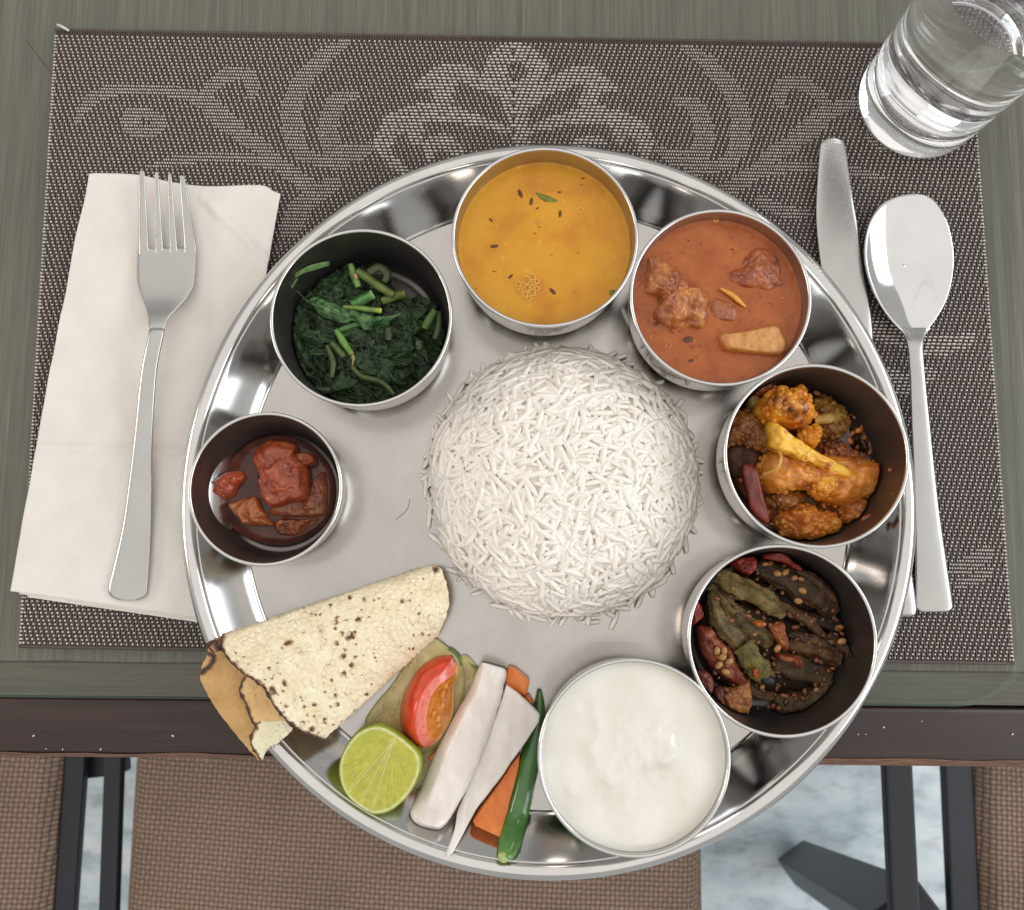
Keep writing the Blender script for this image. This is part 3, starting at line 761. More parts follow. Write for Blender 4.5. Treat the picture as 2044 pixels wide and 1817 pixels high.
seedlet('herb_bit', dalc, 1530, 1385, dz + 0.0004, 0.0016, 0.0015, 0.4, M['herb'], dal)
M['foam'] = plain('foam_skin', S(222, 166, 60), S(238, 192, 96), 500, 0.2)
t = NT('bubble_dome'); t.set(Roughness=0.05, Alpha=0.22, Base_Color=(*S(216, 150, 40), 1)); M['dome'] = t.m
for x, y, r_ in [(757, 1275, 36), (815, 1247, 28), (690, 1310, 25), (768, 1343, 27), (812, 1386, 30), (750, 1400, 22), (710, 1362, 18), (858, 1285, 20), (816, 1332, 17), (855, 1350, 19), (782, 1437, 20), (816, 1297, 14), (725, 1332, 11), (678, 1357, 11), (860, 1245, 12), (845, 1315, 9), (710, 1405, 10), (855, 1408, 10), (745, 1437, 9), (688, 1382, 8), (1243, 650, 22), (865, 750, 13), (895, 755, 12), (850, 772, 8), (870, 775, 8), (875, 270, 9), (900, 272, 9), (1662, 985, 12), (640, 305, 7)]:
    rr = r_ * 440 / 1859 / 1.05675 * 0.387 / F
    c = dalc(x, y, dz); V, Fc = ring((c.x, c.y, dz + 0.00025), rr, min(0.00030, rr * 0.28), 18, 6); b_ = mesh_obj('bubble', V, Fc, M['foam'], dal)
    if r_ > 12:
        V, Fc = ball((c.x, c.y, dz), rr, rr, rr * 0.7, 14, 5, half=True); mesh_obj('film', V, Fc, M['dome'], b_)

# ================================================================== CURRY
M['curry'] = vfood('curry_gravy', 0.24, 0.25, 420, 0.03, (0.003, 0.001, 0.0005), dist=0.0004, spec=0.45, tex=0.12)
KL = 0.0292; kz = BZ + KL
gA, gB, gC = S(178, 96, 40), S(160, 80, 32), S(116, 46, 14)
def kcol(x, y, t):
    n_ = fbm(Vector((x, y, 0.4)) * 70, 4); m_ = fbm(Vector((x, y, 0.9)) * 420, 2)
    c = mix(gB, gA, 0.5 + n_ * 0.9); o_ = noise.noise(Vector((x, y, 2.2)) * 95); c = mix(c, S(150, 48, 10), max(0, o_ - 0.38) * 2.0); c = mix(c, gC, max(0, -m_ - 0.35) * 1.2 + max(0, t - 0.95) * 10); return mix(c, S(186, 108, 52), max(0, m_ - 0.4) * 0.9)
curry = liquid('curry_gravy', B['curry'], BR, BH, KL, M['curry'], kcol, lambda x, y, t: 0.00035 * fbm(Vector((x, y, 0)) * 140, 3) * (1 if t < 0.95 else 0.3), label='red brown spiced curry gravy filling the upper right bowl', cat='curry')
M['meat'] = vfood('curried_meat', 0.25, 1.0, 420, 0.0, (0.003, 0.001, 0.0005), coat=0.5, dist=0.0010)
def mcol(c1, c2, c3, sc=160, sd=0):
    def f(v, t):
        q = Vector(v) + Vector((sd, sd * 2.1, 0)); n_ = fbm(q * sc, 4); m_ = fbm(q * sc * 3.1, 2)
        return mix(mix(c1, c2, 0.5 + n_), c3, max(0, m_ + 0.2 * n_ - 0.25) * 1.6)
    return f
BOWL_OF = dict(BOWL_OF_SETUP)
def clampb(V, fn, g=0.0008):
    k = BOWL_OF.get(fn)
    if not k: return V
    key, R, H = k; cx, cy_ = B[key]; out = []
    for v in V:
        z = v[2]; r = math.hypot(v[0] - cx, v[1] - cy_); m_ = inner_r(R, H, max(0.0018, z - BZ)) - g
        f = m_ / r if r > m_ else 1.0
        out.append((cx + (v[0] - cx) * f, cy_ + (v[1] - cy_) * f, max(z, BZ + 0.0018)))
    return out
def food(name, fn, poly, z0, h, mat, colf, label, cat, group=None, zproj=None, parent=None, **kw):
    zp = z0 + h * 0.55 if zproj is None else zproj
    V, Fc, C = chunk([fn(x, y, zp) for x, y in poly], z0, h, colf=colf, **kw)
    V = clampb(V, fn)
    o = mesh_obj(name, V, Fc, mat, parent, cols=C)
    if parent is None: tag(o, label, cat, group)
    elif label: o['label'] = label
    return o
grow = lambda poly, k: [(sum(p[0] for p in poly) / len(poly) * (1 - k) + x * k, sum(p[1] for p in poly) / len(poly) * (1 - k) + y * k) for x, y in poly]
meat = lambda poly, h, seed, lab, cols, **kw: food('meat_chunk', curc, grow(poly, 1.14), kz - 0.0005, h, M['meat'], mcol(*cols, sd=seed), lab, 'meat', 'meat pieces in the curry bowl', seed=seed, **kw)
mc1 = (S(150, 72, 26), S(194, 116, 50), S(218, 152, 82))
meat([(330, 590), (345, 545), (420, 550), (500, 610), (560, 640), (610, 690), (640, 770), (720, 810), (800, 830), (840, 920), (815, 1040), (770, 1120), (650, 1110), (540, 1170), (490, 1120), (380, 1040), (370, 1000), (440, 900), (400, 860), (320, 830), (315, 720)], 0.0085, 3, 'largest knobbly meat piece at the left of the red curry', mc1, nz=0.0019, ns=190, vor=0.0012, vs=260, rings=24, seg=110, q=0.7, p=2.2)
meat([(1080, 660), (1150, 610), (1220, 500), (1330, 450), (1430, 500), (1480, 620), (1490, 740), (1400, 800), (1280, 780), (1160, 770), (1085, 720)], 0.0045, 8, 'half sunk reddish meat piece at the upper right of the curry', (S(142, 66, 30), S(176, 94, 46), S(190, 116, 64)), nz=0.0014, ns=200, vor=0.0008, rings=20, seg=90, q=0.8, p=2)
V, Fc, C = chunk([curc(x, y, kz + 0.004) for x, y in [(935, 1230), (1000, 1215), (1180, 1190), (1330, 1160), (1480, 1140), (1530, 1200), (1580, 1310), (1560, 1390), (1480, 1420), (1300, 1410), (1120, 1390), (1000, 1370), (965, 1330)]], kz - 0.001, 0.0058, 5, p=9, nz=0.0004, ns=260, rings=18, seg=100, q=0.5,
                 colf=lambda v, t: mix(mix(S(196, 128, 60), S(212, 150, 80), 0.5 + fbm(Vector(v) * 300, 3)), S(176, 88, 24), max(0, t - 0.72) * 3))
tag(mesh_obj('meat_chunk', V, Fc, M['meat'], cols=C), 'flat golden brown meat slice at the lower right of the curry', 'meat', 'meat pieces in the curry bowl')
food('onion_petal', curc, [(860, 960), (900, 900), (1000, 920), (1080, 960), (1120, 1020), (1080, 1110), (980, 1110), (880, 1070)], kz - 0.0006, 0.0022, M['meat'], mcol(S(150, 76, 40), S(172, 98, 56), S(180, 116, 74), sd=4), 'translucent brown onion petal in the middle of the curry', 'onion', seed=11, nz=0.0005, q=0.7)
M['ginger'] = plain('ginger_strip', S(206, 140, 44), S(226, 168, 70), 600, 0.35, 0.3)
V, Fc, _ = tube([curc(950, 815, kz + 0.0012), curc(1050, 870, kz + 0.0018), curc(1110, 920, kz + 0.0014), curc(1180, 985, kz + 0.0003)], [0.0005, 0.0012, 0.0012, 0.0004], 8, 0.5); tag(mesh_obj('ginger_strip', V, Fc, M['ginger']), 'thin yellow ginger strip floating on the red curry', 'ginger')
for x, y, l in [(655, 1280, 0.0022), (685, 1475, 0.0013), (360, 1140, 0.0014), (660, 380, 0.0006), (1060, 460, 0.0007), (1400, 950, 0.0005), (700, 1350, 0.0006)]:
    seedlet('spice_fleck', curc, x, y, kz + 0.0002, l, l * 0.6, 0.2, M['cumin'], curry, up=0.15)
for x, y, a_ in [(315, 1255, 0.9), (490, 1345, 0.7), (710, 1300, 1.3), (1510, 905, 0.1), (455, 1335, 1.1)]:
    c = curc(x, y, kz); V, Fc = ball((c.x, c.y, kz + 0.0002), 0.0013, 0.00022, 0.0002, 8, 5, a_); mesh_obj('fibre', V, Fc, M['ginger'], curry)
c = curc(908, 192, kz); V, Fc = ring((c.x, c.y, kz + 0.0003), 0.0009, 0.0003, 16, 6); mesh_obj('bubble', V, Fc, M['foam'], curry)

# ================================================================== CURD
M['curd'] = vfood('curd', 0.24, 0.10, 90, 0.3, (0.004, 0.0035, 0.003), coat=0.5, dist=0.0006, spec=0.5, tex=0.015)
CL = 0.0335
ridges = [([(545, 440), (560, 600), (590, 700), (520, 820)], 22, 0.0008), ([(760, 450), (640, 420)], 25, 0.0006), ([(880, 700), (930, 780), (990, 870), (1040, 880)], 45, 0.0018), ([(1060, 690), (1150, 770), (1200, 860), (1150, 930)], 30, 0.0013), ([(520, 900), (600, 1010), (650, 1100)], 28, 0.0012), ([(740, 1090), (800, 1200), (880, 1370), (920, 1450)], 55, 0.0012), ([(870, 960), (960, 960)], 25, 0.0006), ([(340, 1200), (345, 1190)], 18, 0.0007)]
RG = []
for pts, wd, hh in ridges:
    q = catmull([crdc(x, y, BZ + CL) for x, y in pts], 24); RG.append((np.array([(p.x, p.y) for p in q]), 2.6 * wd * 440 / 1777 / 1.05675 * 0.38 / F, hh))
def cbump(x, y, t):
    z = 0.0006 * fbm(Vector((x, y, 0)) * 60, 2) + 0.00042 * fbm(Vector((x, y, 3)) * 210, 4) * max(0, 1 - t ** 2)
    for q, wd, hh in RG:
        d = np.min((q[:, 0] - x) ** 2 + (q[:, 1] - y) ** 2); z += 1.15 * hh * math.exp(-d / (wd * wd))
    return z * (1 if t < 0.93 else max(0, (1 - t) / 0.07))
liquid('curd', B['curd'], BR, BH, CL, M['curd'], lambda x, y, t: mix(S(224, 219, 207), S(232, 228, 218), 0.5 + fbm(Vector((x, y, 0)) * 50, 3)), cbump, nr=90, na=200, label='white curd with glossy stirred ridges in the bottom bowl', cat='curd')
# thin smear of curd on the inner wall
# ================================================================== SPINACH
M['leaf'] = vfood('cooked_leaf', 0.25, 0.9, 420, 0.05, (0.001, 0.002, 0.0006), dist=0.0010, spec=0.35)
M['stalk'] = vfood('cooked_stalk', 0.35, 0.4, 500, 0.2, (0.001, 0.002, 0.0006), dist=0.0005)
def scol(sd, bright):
    dk, lt = S(20, 34, 20), S(62, 88, 50)
    return lambda v, t: mix(mix(dk, lt, 0.45 + 0.9 * fbm(Vector(v) * 130 + Vector((sd, 0, 0)), 3)), S(58, 96, 52), bright * (0.6 + fbm(Vector(v) * 220, 2)))
sx0, sy0 = spin(950, 1100, 0.02).x, spin(950, 1100, 0.02).y
heap = food('spinach_heap', spin, [(330, 560), (480, 400), (780, 370), (1000, 450), (1230, 560), (1330, 720), (1640, 800), (1690, 1000), (1660, 1250), (1500, 1500), (1250, 1640), (950, 1700), (600, 1640), (420, 1480), (330, 1250), (330, 1000), (280, 800)], BZ + 0.004, 0.0115, M['leaf'], scol(1, 0), 'heap of very dark green cooked spinach leaves in the left bowl', 'spinach', zproj=BZ + 0.012, seed=2, nz=0.003, ns=90, rings=30, seg=110, q=0.6, p=2.2)
def hz(x, y):
    d = math.hypot((x - 930) / 720, (y - 1050) / 700); return BZ + 0.004 + 0.0125 * max(0, 1 - d ** 2.2) ** 0.6
def ribbon(pa, ang, L, wd, z, seed, curl=0.3, nu=16, nv=8, bright=0.0):
    ca, sa = math.cos(ang), math.sin(ang); s_ = Vector((seed * 1.37, seed * 2.11, seed * 0.7))
    def f(u, v):
        l = (u - 0.5) * L; ww = wd * math.sin(PI * min(1, max(0.03, u * 0.94 + 0.03))) ** 0.6 * (v - 0.5)
        bx = curl * L * 0.4 * math.sin(u * 3 + seed); 
        x = pa.x + l * ca - (ww + bx) * sa; y = pa.y + l * sa + (ww + bx) * ca
        zz = z + 0.0026 * noise.noise(Vector((u * 3, v * 4, 0)) + s_) + 0.0022 * noise.noise(Vector((u * 7, v * 12, 2)) + s_) - 0.0030 * abs(u - 0.5) ** 2 * 2
        return (x, y, zz)
    V, Fc, _ = grid(f, nu, nv); cf = scol(seed, bright); return V, Fc, [cf(v, 0) for v in V]
rs = random.Random(5); leaves = []
for i in range(170):
    for _ in range(50):
        x, y = rs.uniform(300, 1680), rs.uniform(380, 1690)
        if math.hypot((x - 960) / 700, (y - 1080) / 640) < 1 and not (x > 1150 and y < 750): break
    z = hz(x, y) + rs.uniform(-0.001, 0.0022)
    leaves.append(ribbon(spin(x, y, z), rs.uniform(-1.2, 0.5) if rs.random() < 0.7 else rs.uniform(0, PI), rs.uniform(0.012, 0.022), rs.uniform(0.004, 0.010), z, i, rs.uniform(-0.7, 0.7), bright=0.05 if rs.random() < 0.2 else 0))
for i in range(0, 170, 1):
    V, Fc, C = leaves[i]; V = clampb(V, spin); o = mesh_obj('leaf', V, Fc, M['leaf'], heap, cols=C)
# thin wet strands
for i in range(26):
    x, y = rs.uniform(380, 1500), rs.uniform(950, 1640)
    if math.hypot((x - 960) / 680, (y - 1080) / 610) > 1: continue
    z = hz(x, y) + 0.0022; a_ = rs.uniform(-1.5, 0.2); L = rs.uniform(60, 170); k_ = rs.uniform(-60, 60)
    pts = [spin(x - L * math.cos(a_), y + L * math.sin(a_), z - 0.001), spin(x + k_ * 0.5, y + k_ * 0.5, z), spin(x + L * math.cos(a_), y - L * math.sin(a_), z - 0.001)]
    V, Fc, C = tube(pts, [0.0002, 0.0005, 0.0002], 6, 0.7, colf=lambda q, t, a: S(30, 48, 26) if i % 3 else S(44, 60, 36), steps=10); V = clampb(V, spin); mesh_obj('strand', V, Fc, M['stalk'], heap, cols=C)
top_z = BZ + 0.0185
V, Fc, C = [], [], []
# the brighter crumpled leaf on top
lp = [(300, 590), (420, 720), (520, 700), (620, 740), (740, 780), (900, 830), (1050, 880), (1200, 880), (1330, 850)]
lq = [(300, 600), (480, 780), (560, 860), (650, 900), (780, 940), (880, 920), (980, 1010), (1060, 950), (1190, 960)]
la = catmull([spin(x, y, top_z) for x, y in lp], 48); lb = catmull([spin(x, y, top_z) for x, y in lq], 48)
def leaf_fn(u, v):
    i = min(int(u * (len(la) - 1)), len(la) - 1); q = la[i].lerp(lb[min(i, len(lb) - 1)], v)
    return (q.x, q.y, top_z + 0.0012 + 0.0022 * math.sin(PI * v) + 0.0026 * noise.noise(Vector((u * 5, v * 2.5, 1))) + 0.0014 * noise.noise(Vector((u * 14, v * 12, 4))) - 0.004 * (1 - min(1, u * 4)))
V, Fc, _ = grid(leaf_fn, 60, 18)
C = [mix(mix(S(60, 98, 58), S(112, 146, 92), 0.5 + 1.2 * fbm(Vector(v) * 260, 3)), S(96, 150, 118), 0.5 * max(0, noise.noise(Vector(v) * 500) - 0.25)) for v in V]
lf = mesh_obj('spinach_leaf', V, Fc, M['leaf'], cols=C); tag(lf, 'lighter crumpled spinach leaf on top of the dark heap', 'leaf'); solidify(lf, 0.0005, 0)
def stalk(pts, rad, z, c1, c2, lab, flat=0.75, tip=None, zs=None):
    if z < BZ + 0.0165 and not zs: z += 0.0050
    pz = [spin(x, y, (zs[i] if zs else z)) for i, (x, y) in enumerate(pts)]
    V, Fc, C = tube(pz, [r * 0.72 for r in rad], 12, flat, ridges=4, ramp=0.07, nz=0.08, seed=len(pts) + pts[0][0] % 7,
                    colf=lambda q, t, a: mix(mix(c1, c2, 0.5 + 0.7 * noise.noise(q * 300) + 0.3 * math.cos(4 * a)), tip if tip else c1, max(0, t - 0.8) * 5 if tip else 0))
    V = clampb(V, spin)
    tag(mesh_obj('spinach_stalk', V, Fc, M['stalk'], cols=C), lab, 'stalk', 'pale stalks in the spinach bowl')
g1, g2 = S(80, 120, 64), S(134, 164, 104); o1, o2 = S(78, 94, 42), S(116, 126, 60)
stalk([(270, 455), (430, 410), (620, 365)], [0.0033, 0.0036, 0.0030], BZ + 0.026, g1, g2, 'thick pale green spinach stalk leaning on the upper left wall of its bowl', zs=[BZ + 0.030, BZ + 0.025, BZ + 0.018])
stalk([(190, 550), (240, 530), (300, 505)], [0.0022, 0.0024, 0.002], BZ + 0.027, g1, g2, 'short green stalk end touching the left rim of the spinach bowl')
stalk([(835, 390), (870, 480), (910, 600)], [0.0018, 0.0026, 0.0018], top_z + 0.001, S(80, 122, 50), S(140, 176, 96), 'green stalk with a small pink brown nick near the top of the spinach')
stalk([(900, 450), (1060, 560), (1240, 680)], [0.0024, 0.0026, 0.0024], BZ + 0.016, o1, o2, 'long olive stalk slanting across the upper right of the spinach')
stalk([(1000, 470), (1100, 420), (1180, 480), (1150, 560)], [0.003, 0.0032, 0.003, 0.002], BZ + 0.014, S(56, 66, 30), S(76, 86, 38), 'curled dark olive stalk behind the long slanting one')
stalk([(1130, 730), (1240, 690), (1350, 660)], [0.0026, 0.0028, 0.0026], BZ + 0.018, o1, S(120, 136, 50), 'olive cut stalk pointing right with a yellowish end')
stalk([(850, 770), (950, 720), (1050, 665)], [0.003, 0.0034, 0.0030], top_z + 0.001, S(44, 92, 44), S(92, 148, 76), 'bright green cut stalk in the middle of the spinach above the leaf', tip=S(160, 180, 110))
stalk([(770, 785), (940, 800), (1130, 825)], [0.0010, 0.0018, 0.0017], top_z + 0.004, S(84, 116, 40), S(132, 158, 64), 'thin yellow green stalk lying over the crumpled leaf', tip=S(196, 200, 80))
stalk([(700, 1000), (770, 1110), (850, 1230)], [0.0014, 0.0026, 0.0018], BZ + 0.019, S(78, 124, 46), S(128, 170, 76), 'brightest green stalk pointing down from below the leaf', tip=S(150, 150, 80))
stalk([(850, 1220), (865, 1280), (855, 1340)], [0.0016, 0.0010, 0.0004], BZ + 0.017, S(150, 140, 90), S(180, 170, 116), 'withered tan tip at the lower end of the bright stalk')
stalk([(720, 1010), (860, 960), (1000, 930)], [0.0016, 0.0020, 0.0014], BZ + 0.018, S(60, 100, 50), S(90, 130, 70), 'green stalk under the lower edge of the crumpled leaf')
stalk([(660, 1120), (720, 1190), (780, 1250)], [0.0018, 0.002, 0.0018], BZ + 0.015, S(56, 76, 34), S(84, 104, 50), 'short dull stalk beside the brightest one')
stalk([(620, 1150), (670, 1300), (660, 1450)], [0.0020, 0.0022, 0.0014], BZ + 0.014, S(48, 64, 30), S(74, 90, 44), 'dull stalk curving down the lower left of the spinach')
stalk([(850, 1350), (950, 1440), (1130, 1490), (1250, 1610)], [0.0014, 0.0020, 0.0018, 0.0014], BZ + 0.014, S(56, 72, 34), S(84, 100, 50), 'long thin stalk curving to the lower right of the spinach')
stalk([(1630, 820), (1580, 900), (1530, 990)], [0.0024, 0.0028, 0.0024], BZ + 0.014, S(62, 92, 34), S(90, 122, 50), 'green stalk at the right side of the spinach, left one of two')
stalk([(1660, 830), (1665, 960), (1630, 1090)], [0.002, 0.0022, 0.0018], BZ + 0.013, S(44, 62, 26), S(64, 84, 38), 'darker stalk against the right wall of the spinach bowl')
stalk([(500, 1560), (580, 1565), (650, 1560)], [0.0022, 0.0024, 0.002], BZ + 0.012, S(44, 58, 34), S(64, 78, 46), 'dark stalk end at the bottom left of the spinach')
stalk([(1190, 990), (1200, 1050), (1190, 1100)], [0.0022, 0.0024, 0.0018], BZ + 0.016, S(40, 54, 28), S(56, 72, 38), 'small dark stalk right of the crumpled leaf tip')
stalk([(1480, 1110), (1490, 1160), (1475, 1190)], [0.0026, 0.0026, 0.002], BZ + 0.014, S(40, 58, 26), S(58, 78, 36), 'stubby dark stalk at the lower right of the spinach')
seedlet('nick', spin, 885, 500, top_z + 0.0034, 0.0016, 0.0010, -1.1, plain('nick_brown', S(160, 120, 96), S(184, 146, 120), 500, 0.5), lf)
# ================================================================== PICKLE / CHUTNEY
M['mash'] = vfood('masala_mash_skin', 0.5, 0.9, 420, 0.05, spec=0.3, dist=0.0009)
M['pickle'] = vfood('pickle', 0.26, 1.0, 300, 0.15, (0.004, 0.0012, 0.0005), coat=0.4, dist=0.0009)
pz0 = BZ + 0.0016
pk = lambda poly, z, h, sd, lab, cols=(S(150, 52, 22), S(190, 84, 40), S(206, 120, 72)), **kw: food('pickle_piece', chuc, poly, pz0 + 0.0022 + z, h * 0.9, M['pickle'], mcol(*cols, 150, sd), lab, 'pickle', 'pieces of pickle in the small bowl', seed=sd, **{**dict(nz=0.0017, ns=240, q=0.45, p=5, rings=22, seg=96), **kw})
M['oil'] = vfood('pickle_oil', 0.12, 0.15, 300, 0.0, dist=0.0005)
food('pickle_oil', chuc, [(300, 640), (500, 480), (700, 380), (950, 340), (1250, 400), (1450, 560), (1560, 760), (1580, 960), (1540, 1200), (1370, 1380), (1120, 1480), (850, 1480), (600, 1400), (400, 1240), (280, 1050), (260, 840)], pz0 + 0.0012, 0.0034, M['oil'], mcol(S(66, 26, 16), S(96, 42, 26), S(118, 60, 38), 90, 3), 'dark red oily juice around the pickle pieces in the smallest bowl', 'sauce', zproj=pz0 + 0.002, seed=40, nz=0.0003, ns=60, q=0.35, p=8)
pk([(880, 1130), (1300, 900), (1400, 760), (1465, 745), (1490, 900), (1480, 1100), (1430, 1190), (1200, 1205), (1000, 1200)], 0.001, 0.0052, 11, 'broad brown pickle slab under the red block at the right of the small bowl', (S(120, 60, 32), S(158, 86, 48), S(176, 110, 70)))
pk([(930, 1290), (1000, 1210), (1200, 1215), (1400, 1210), (1300, 1310), (1150, 1390), (980, 1370)], 0.0008, 0.0040, 12, 'lowest pickle sliver at the bottom of the small bowl', (S(112, 46, 18), S(158, 82, 34), S(182, 110, 50)))
pk([(480, 1085), (560, 1030), (760, 990), (830, 1120), (880, 1190), (935, 1285), (780, 1290), (640, 1280), (580, 1210)], 0.002, 0.0066, 13, 'orange pickle piece with pale dots at the lower left of the small bowl', (S(146, 70, 32), S(180, 100, 50), S(200, 128, 78)))
pk([(300, 930), (330, 840), (480, 745), (600, 730), (655, 790), (580, 880), (490, 1000), (360, 995)], 0.002, 0.0072, 14, 'leftmost orange pickle piece, lying apart from the rest', (S(160, 62, 28), S(188, 84, 42), S(206, 118, 62)))
pk([(1140, 560), (1250, 545), (1340, 560), (1375, 650), (1280, 690), (1180, 680)], 0.004, 0.0068, 15, 'small red pickle cube at the upper right of the main block', (S(128, 50, 24), S(158, 76, 42), S(176, 98, 62)))
pk([(715, 600), (775, 480), (930, 405), (1165, 460), (1170, 560), (1270, 660), (1300, 800), (1295, 1000), (1180, 1045), (1060, 1080), (930, 1110), (820, 1020), (775, 900), (765, 740)], 0.004, 0.0088, 16, 'largest red brown pickle block in the middle of the small bowl', (S(138, 50, 22), S(180, 80, 38), S(200, 116, 70)), p=6, nz=0.0020, ns=210)
V, Fc = ball(tuple(chuc(800, 790, pz0 + 0.0125)), 0.0011, 0.0011, 0.0011, 12, 8); tag(mesh_obj('mustard_seed', V, Fc, M['black']), 'black mustard seed on the edge of the largest pickle block', 'seed')
# ================================================================== CAULIFLOWER
M['caul'] = vfood('spiced_cauliflower', 0.3, 0.6, 500, 0.2, (0.004, 0.002, 0.0006), coat=0.3, dist=0.0007)
food('masala_mash', cauc, [(200, 560), (420, 380), (700, 330), (1000, 420), (1250, 560), (1230, 800), (1450, 980), (1560, 1250), (1380, 1500), (1050, 1680), (720, 1620), (480, 1450), (280, 1150), (190, 850)], BZ + 0.0028, 0.0055, M['mash'], mcol(S(90, 48, 18), S(146, 82, 30), S(176, 110, 46), 120, 9), 'brown spiced mash under the florets in the cauliflower bowl', 'sauce', seed=70, nz=0.0016, ns=120, q=0.4, p=6, zproj=BZ + 0.006)
def buds(poly, z0, h, seed, fn, n=60, rmin=0.0011, rmax=0.0022):
    rb = random.Random(seed); zc = z0 + h * 0.55; out = catmull([fn(x, y, zc) for x, y in poly], 60, True); m = len(out)
    cx = sum(v.x for v in out) / m; cy_ = sum(v.y for v in out) / m; parts = []
    for i in range(n):
        e = out[rb.randrange(m)]; t_ = math.sqrt(rb.random()) * 0.97; r = rb.uniform(rmin, rmax)
        x, y = cx + (e.x - cx) * t_, cy_ + (e.y - cy_) * t_; z = z0 + h * (1 - t_ ** 2.4) ** 0.55 - r * 0.35
        V, Fc = ball((x, y, z), r * rb.uniform(0.85, 1.2), r * rb.uniform(0.85, 1.2), r, 9, 6, rb.random() * 3)
        V = [(a_ + 0.25 * r * noise.noise(Vector((a_, b_, c_)) * 700), b_ + 0.25 * r * noise.noise(Vector((b_, c_, a_)) * 700), c_ + 0.3 * r * noise.noise(Vector((c_, a_, b_)) * 700)) for a_, b_, c_ in V]
        parts.append((V, Fc))
    return parts
SMEAR = [cauc(x, y, BZ + 0.029) for x, y in [(640, 400), (700, 440), (760, 500), (830, 540), (900, 590), (980, 620)]] + [cauc(870, 430, BZ + 0.029), cauc(900, 520, BZ + 0.029)]
def smear(v):
    return 0.75 * max(0, 1.35 - min(math.hypot(v[0] - q.x, v[1] - q.y) for q in SMEAR) / 0.0030 + 0.5 * noise.noise(Vector(v) * 300))
def cf(poly, z, h, sd, cols, lab, **kw):
    sc = kw.pop('sc', 120); nb = kw.pop('nb', 70); k_ = {**dict(nz=0.0016, ns=110, vor=0.0014, vs=230, q=0.55, p=2.4, rings=22, seg=90), **kw}
    cfun0 = mcol(*cols, sc, sd); brown = (S(92, 32, 12), S(132, 58, 20))
    cfun = (lambda v, t: mix(cfun0(v, t), mix(brown[0], brown[1], 0.5 + noise.noise(Vector(v) * 250)), smear(v))) if sd == 36 else cfun0
    gx, gy_ = sum(p[0] for p in poly) / len(poly), sum(p[1] for p in poly) / len(poly); poly = [(gx + (x - gx) * 1.09, gy_ + (y - gy_) * 1.09) for x, y in poly]
    V, Fc, C = chunk([cauc(x, y, BZ + z + h * 0.55) for x, y in poly], BZ + z, h, seed=sd, colf=cfun, **k_)
    parts = [(V, Fc, C)]
    for v2, f2 in buds(poly, BZ + z, h, sd, cauc, nb): parts.append((v2, f2, [cfun(q, 0) for q in v2]))
    V, Fc, C = join(parts); V = clampb(V, cauc)
    return tag(mesh_obj('cauliflower_floret', V, Fc, M['caul'], cols=C), lab, 'cauliflower', 'cauliflower florets in the right bowl')
cf_old = lambda poly, z, h, sd, cols, lab, **kw: food('cauliflower_floret', cauc, poly, BZ + z, h, M['caul'], mcol(*cols, kw.pop('sc', 120), sd), lab, 'cauliflower', 'cauliflower florets in the right bowl', seed=sd, **{**dict(nz=0.0016, ns=110, vor=0.0016, vs=230, q=0.55, p=2.4, rings=26, seg=120), **kw})
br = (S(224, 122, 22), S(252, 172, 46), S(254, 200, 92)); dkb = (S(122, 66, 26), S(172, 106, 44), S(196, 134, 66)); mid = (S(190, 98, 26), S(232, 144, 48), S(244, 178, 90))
cf([(190, 700), (210, 560), (330, 480), (480, 500), (560, 600), (560, 760), (470, 860), (330, 800), (210, 790)], 0.003, 0.0125, 21, (S(140, 80, 36), S(184, 116, 54), S(200, 140, 74)), 'dull brown floret beside the left wall of its bowl')
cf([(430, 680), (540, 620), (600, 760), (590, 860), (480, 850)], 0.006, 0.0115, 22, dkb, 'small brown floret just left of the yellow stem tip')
food('onion_layer', cauc, [(200, 860), (330, 800), (480, 850), (560, 960), (500, 1080), (330, 1120), (220, 1060)], BZ + 0.005, 0.0045, M['mash'], mcol(S(62, 36, 22), S(92, 58, 36), S(110, 76, 50), 160, 4), 'soft dark brown onion layer at the left of the cauliflower', 'onion', seed=23, nz=0.001, q=0.5, p=4)
food('onion_piece', cauc, [(370, 360), (450, 330), (490, 400), (450, 470), (390, 470)], BZ + 0.012, 0.006, M['mash'], mcol(S(116, 92, 48), S(150, 124, 70), S(166, 140, 84), 90, 4), 'beige green onion piece by the upper left rim above the cauliflower', 'onion', seed=24, nz=0.0006, q=0.5, p=5)
food('sauce_clot', cauc, [(420, 320), (500, 240), (580, 200), (640, 180), (610, 260), (640, 320), (540, 350), (460, 360)], BZ + 0.018, 0.006, M['mash'], mcol(S(90, 40, 16), S(140, 72, 28), S(176, 108, 48), 150, 4), 'brown clot of sauce clinging to the upper left wall of the cauliflower bowl', 'sauce', seed=25, nz=0.001, q=0.6)
olive_floret = cf([(970, 420), (1090, 370), (1230, 450), (1295, 560), (1280, 670), (1180, 765), (1080, 710), (990, 620)], 0.004, 0.0130, 26, (S(118, 66, 20), S(158, 108, 40), S(180, 140, 62)), 'olive brown floret with pale stalk at the upper right of the bowl')
V, Fc, C = tube([cauc(990, 590, BZ + 0.016), cauc(1120, 570, BZ + 0.0178), cauc(1250, 550, BZ + 0.016)], [0.0022, 0.0026, 0.0012], 10, 0.7, nz=0.15, colf=lambda q, t, a: mix(S(170, 132, 48), S(196, 160, 74), 0.5 + noise.noise(q * 300)))
mesh_obj('stem', V, Fc, M['caul'], olive_floret, cols=C)
cf([(1050, 800), (1180, 780), (1300, 870), (1480, 940), (1440, 1010), (1250, 960), (1100, 900)], 0.004, 0.0100, 27, (S(100, 48, 16), S(146, 78, 28), S(170, 100, 44)), 'dark brown floret behind the long yellow stem')
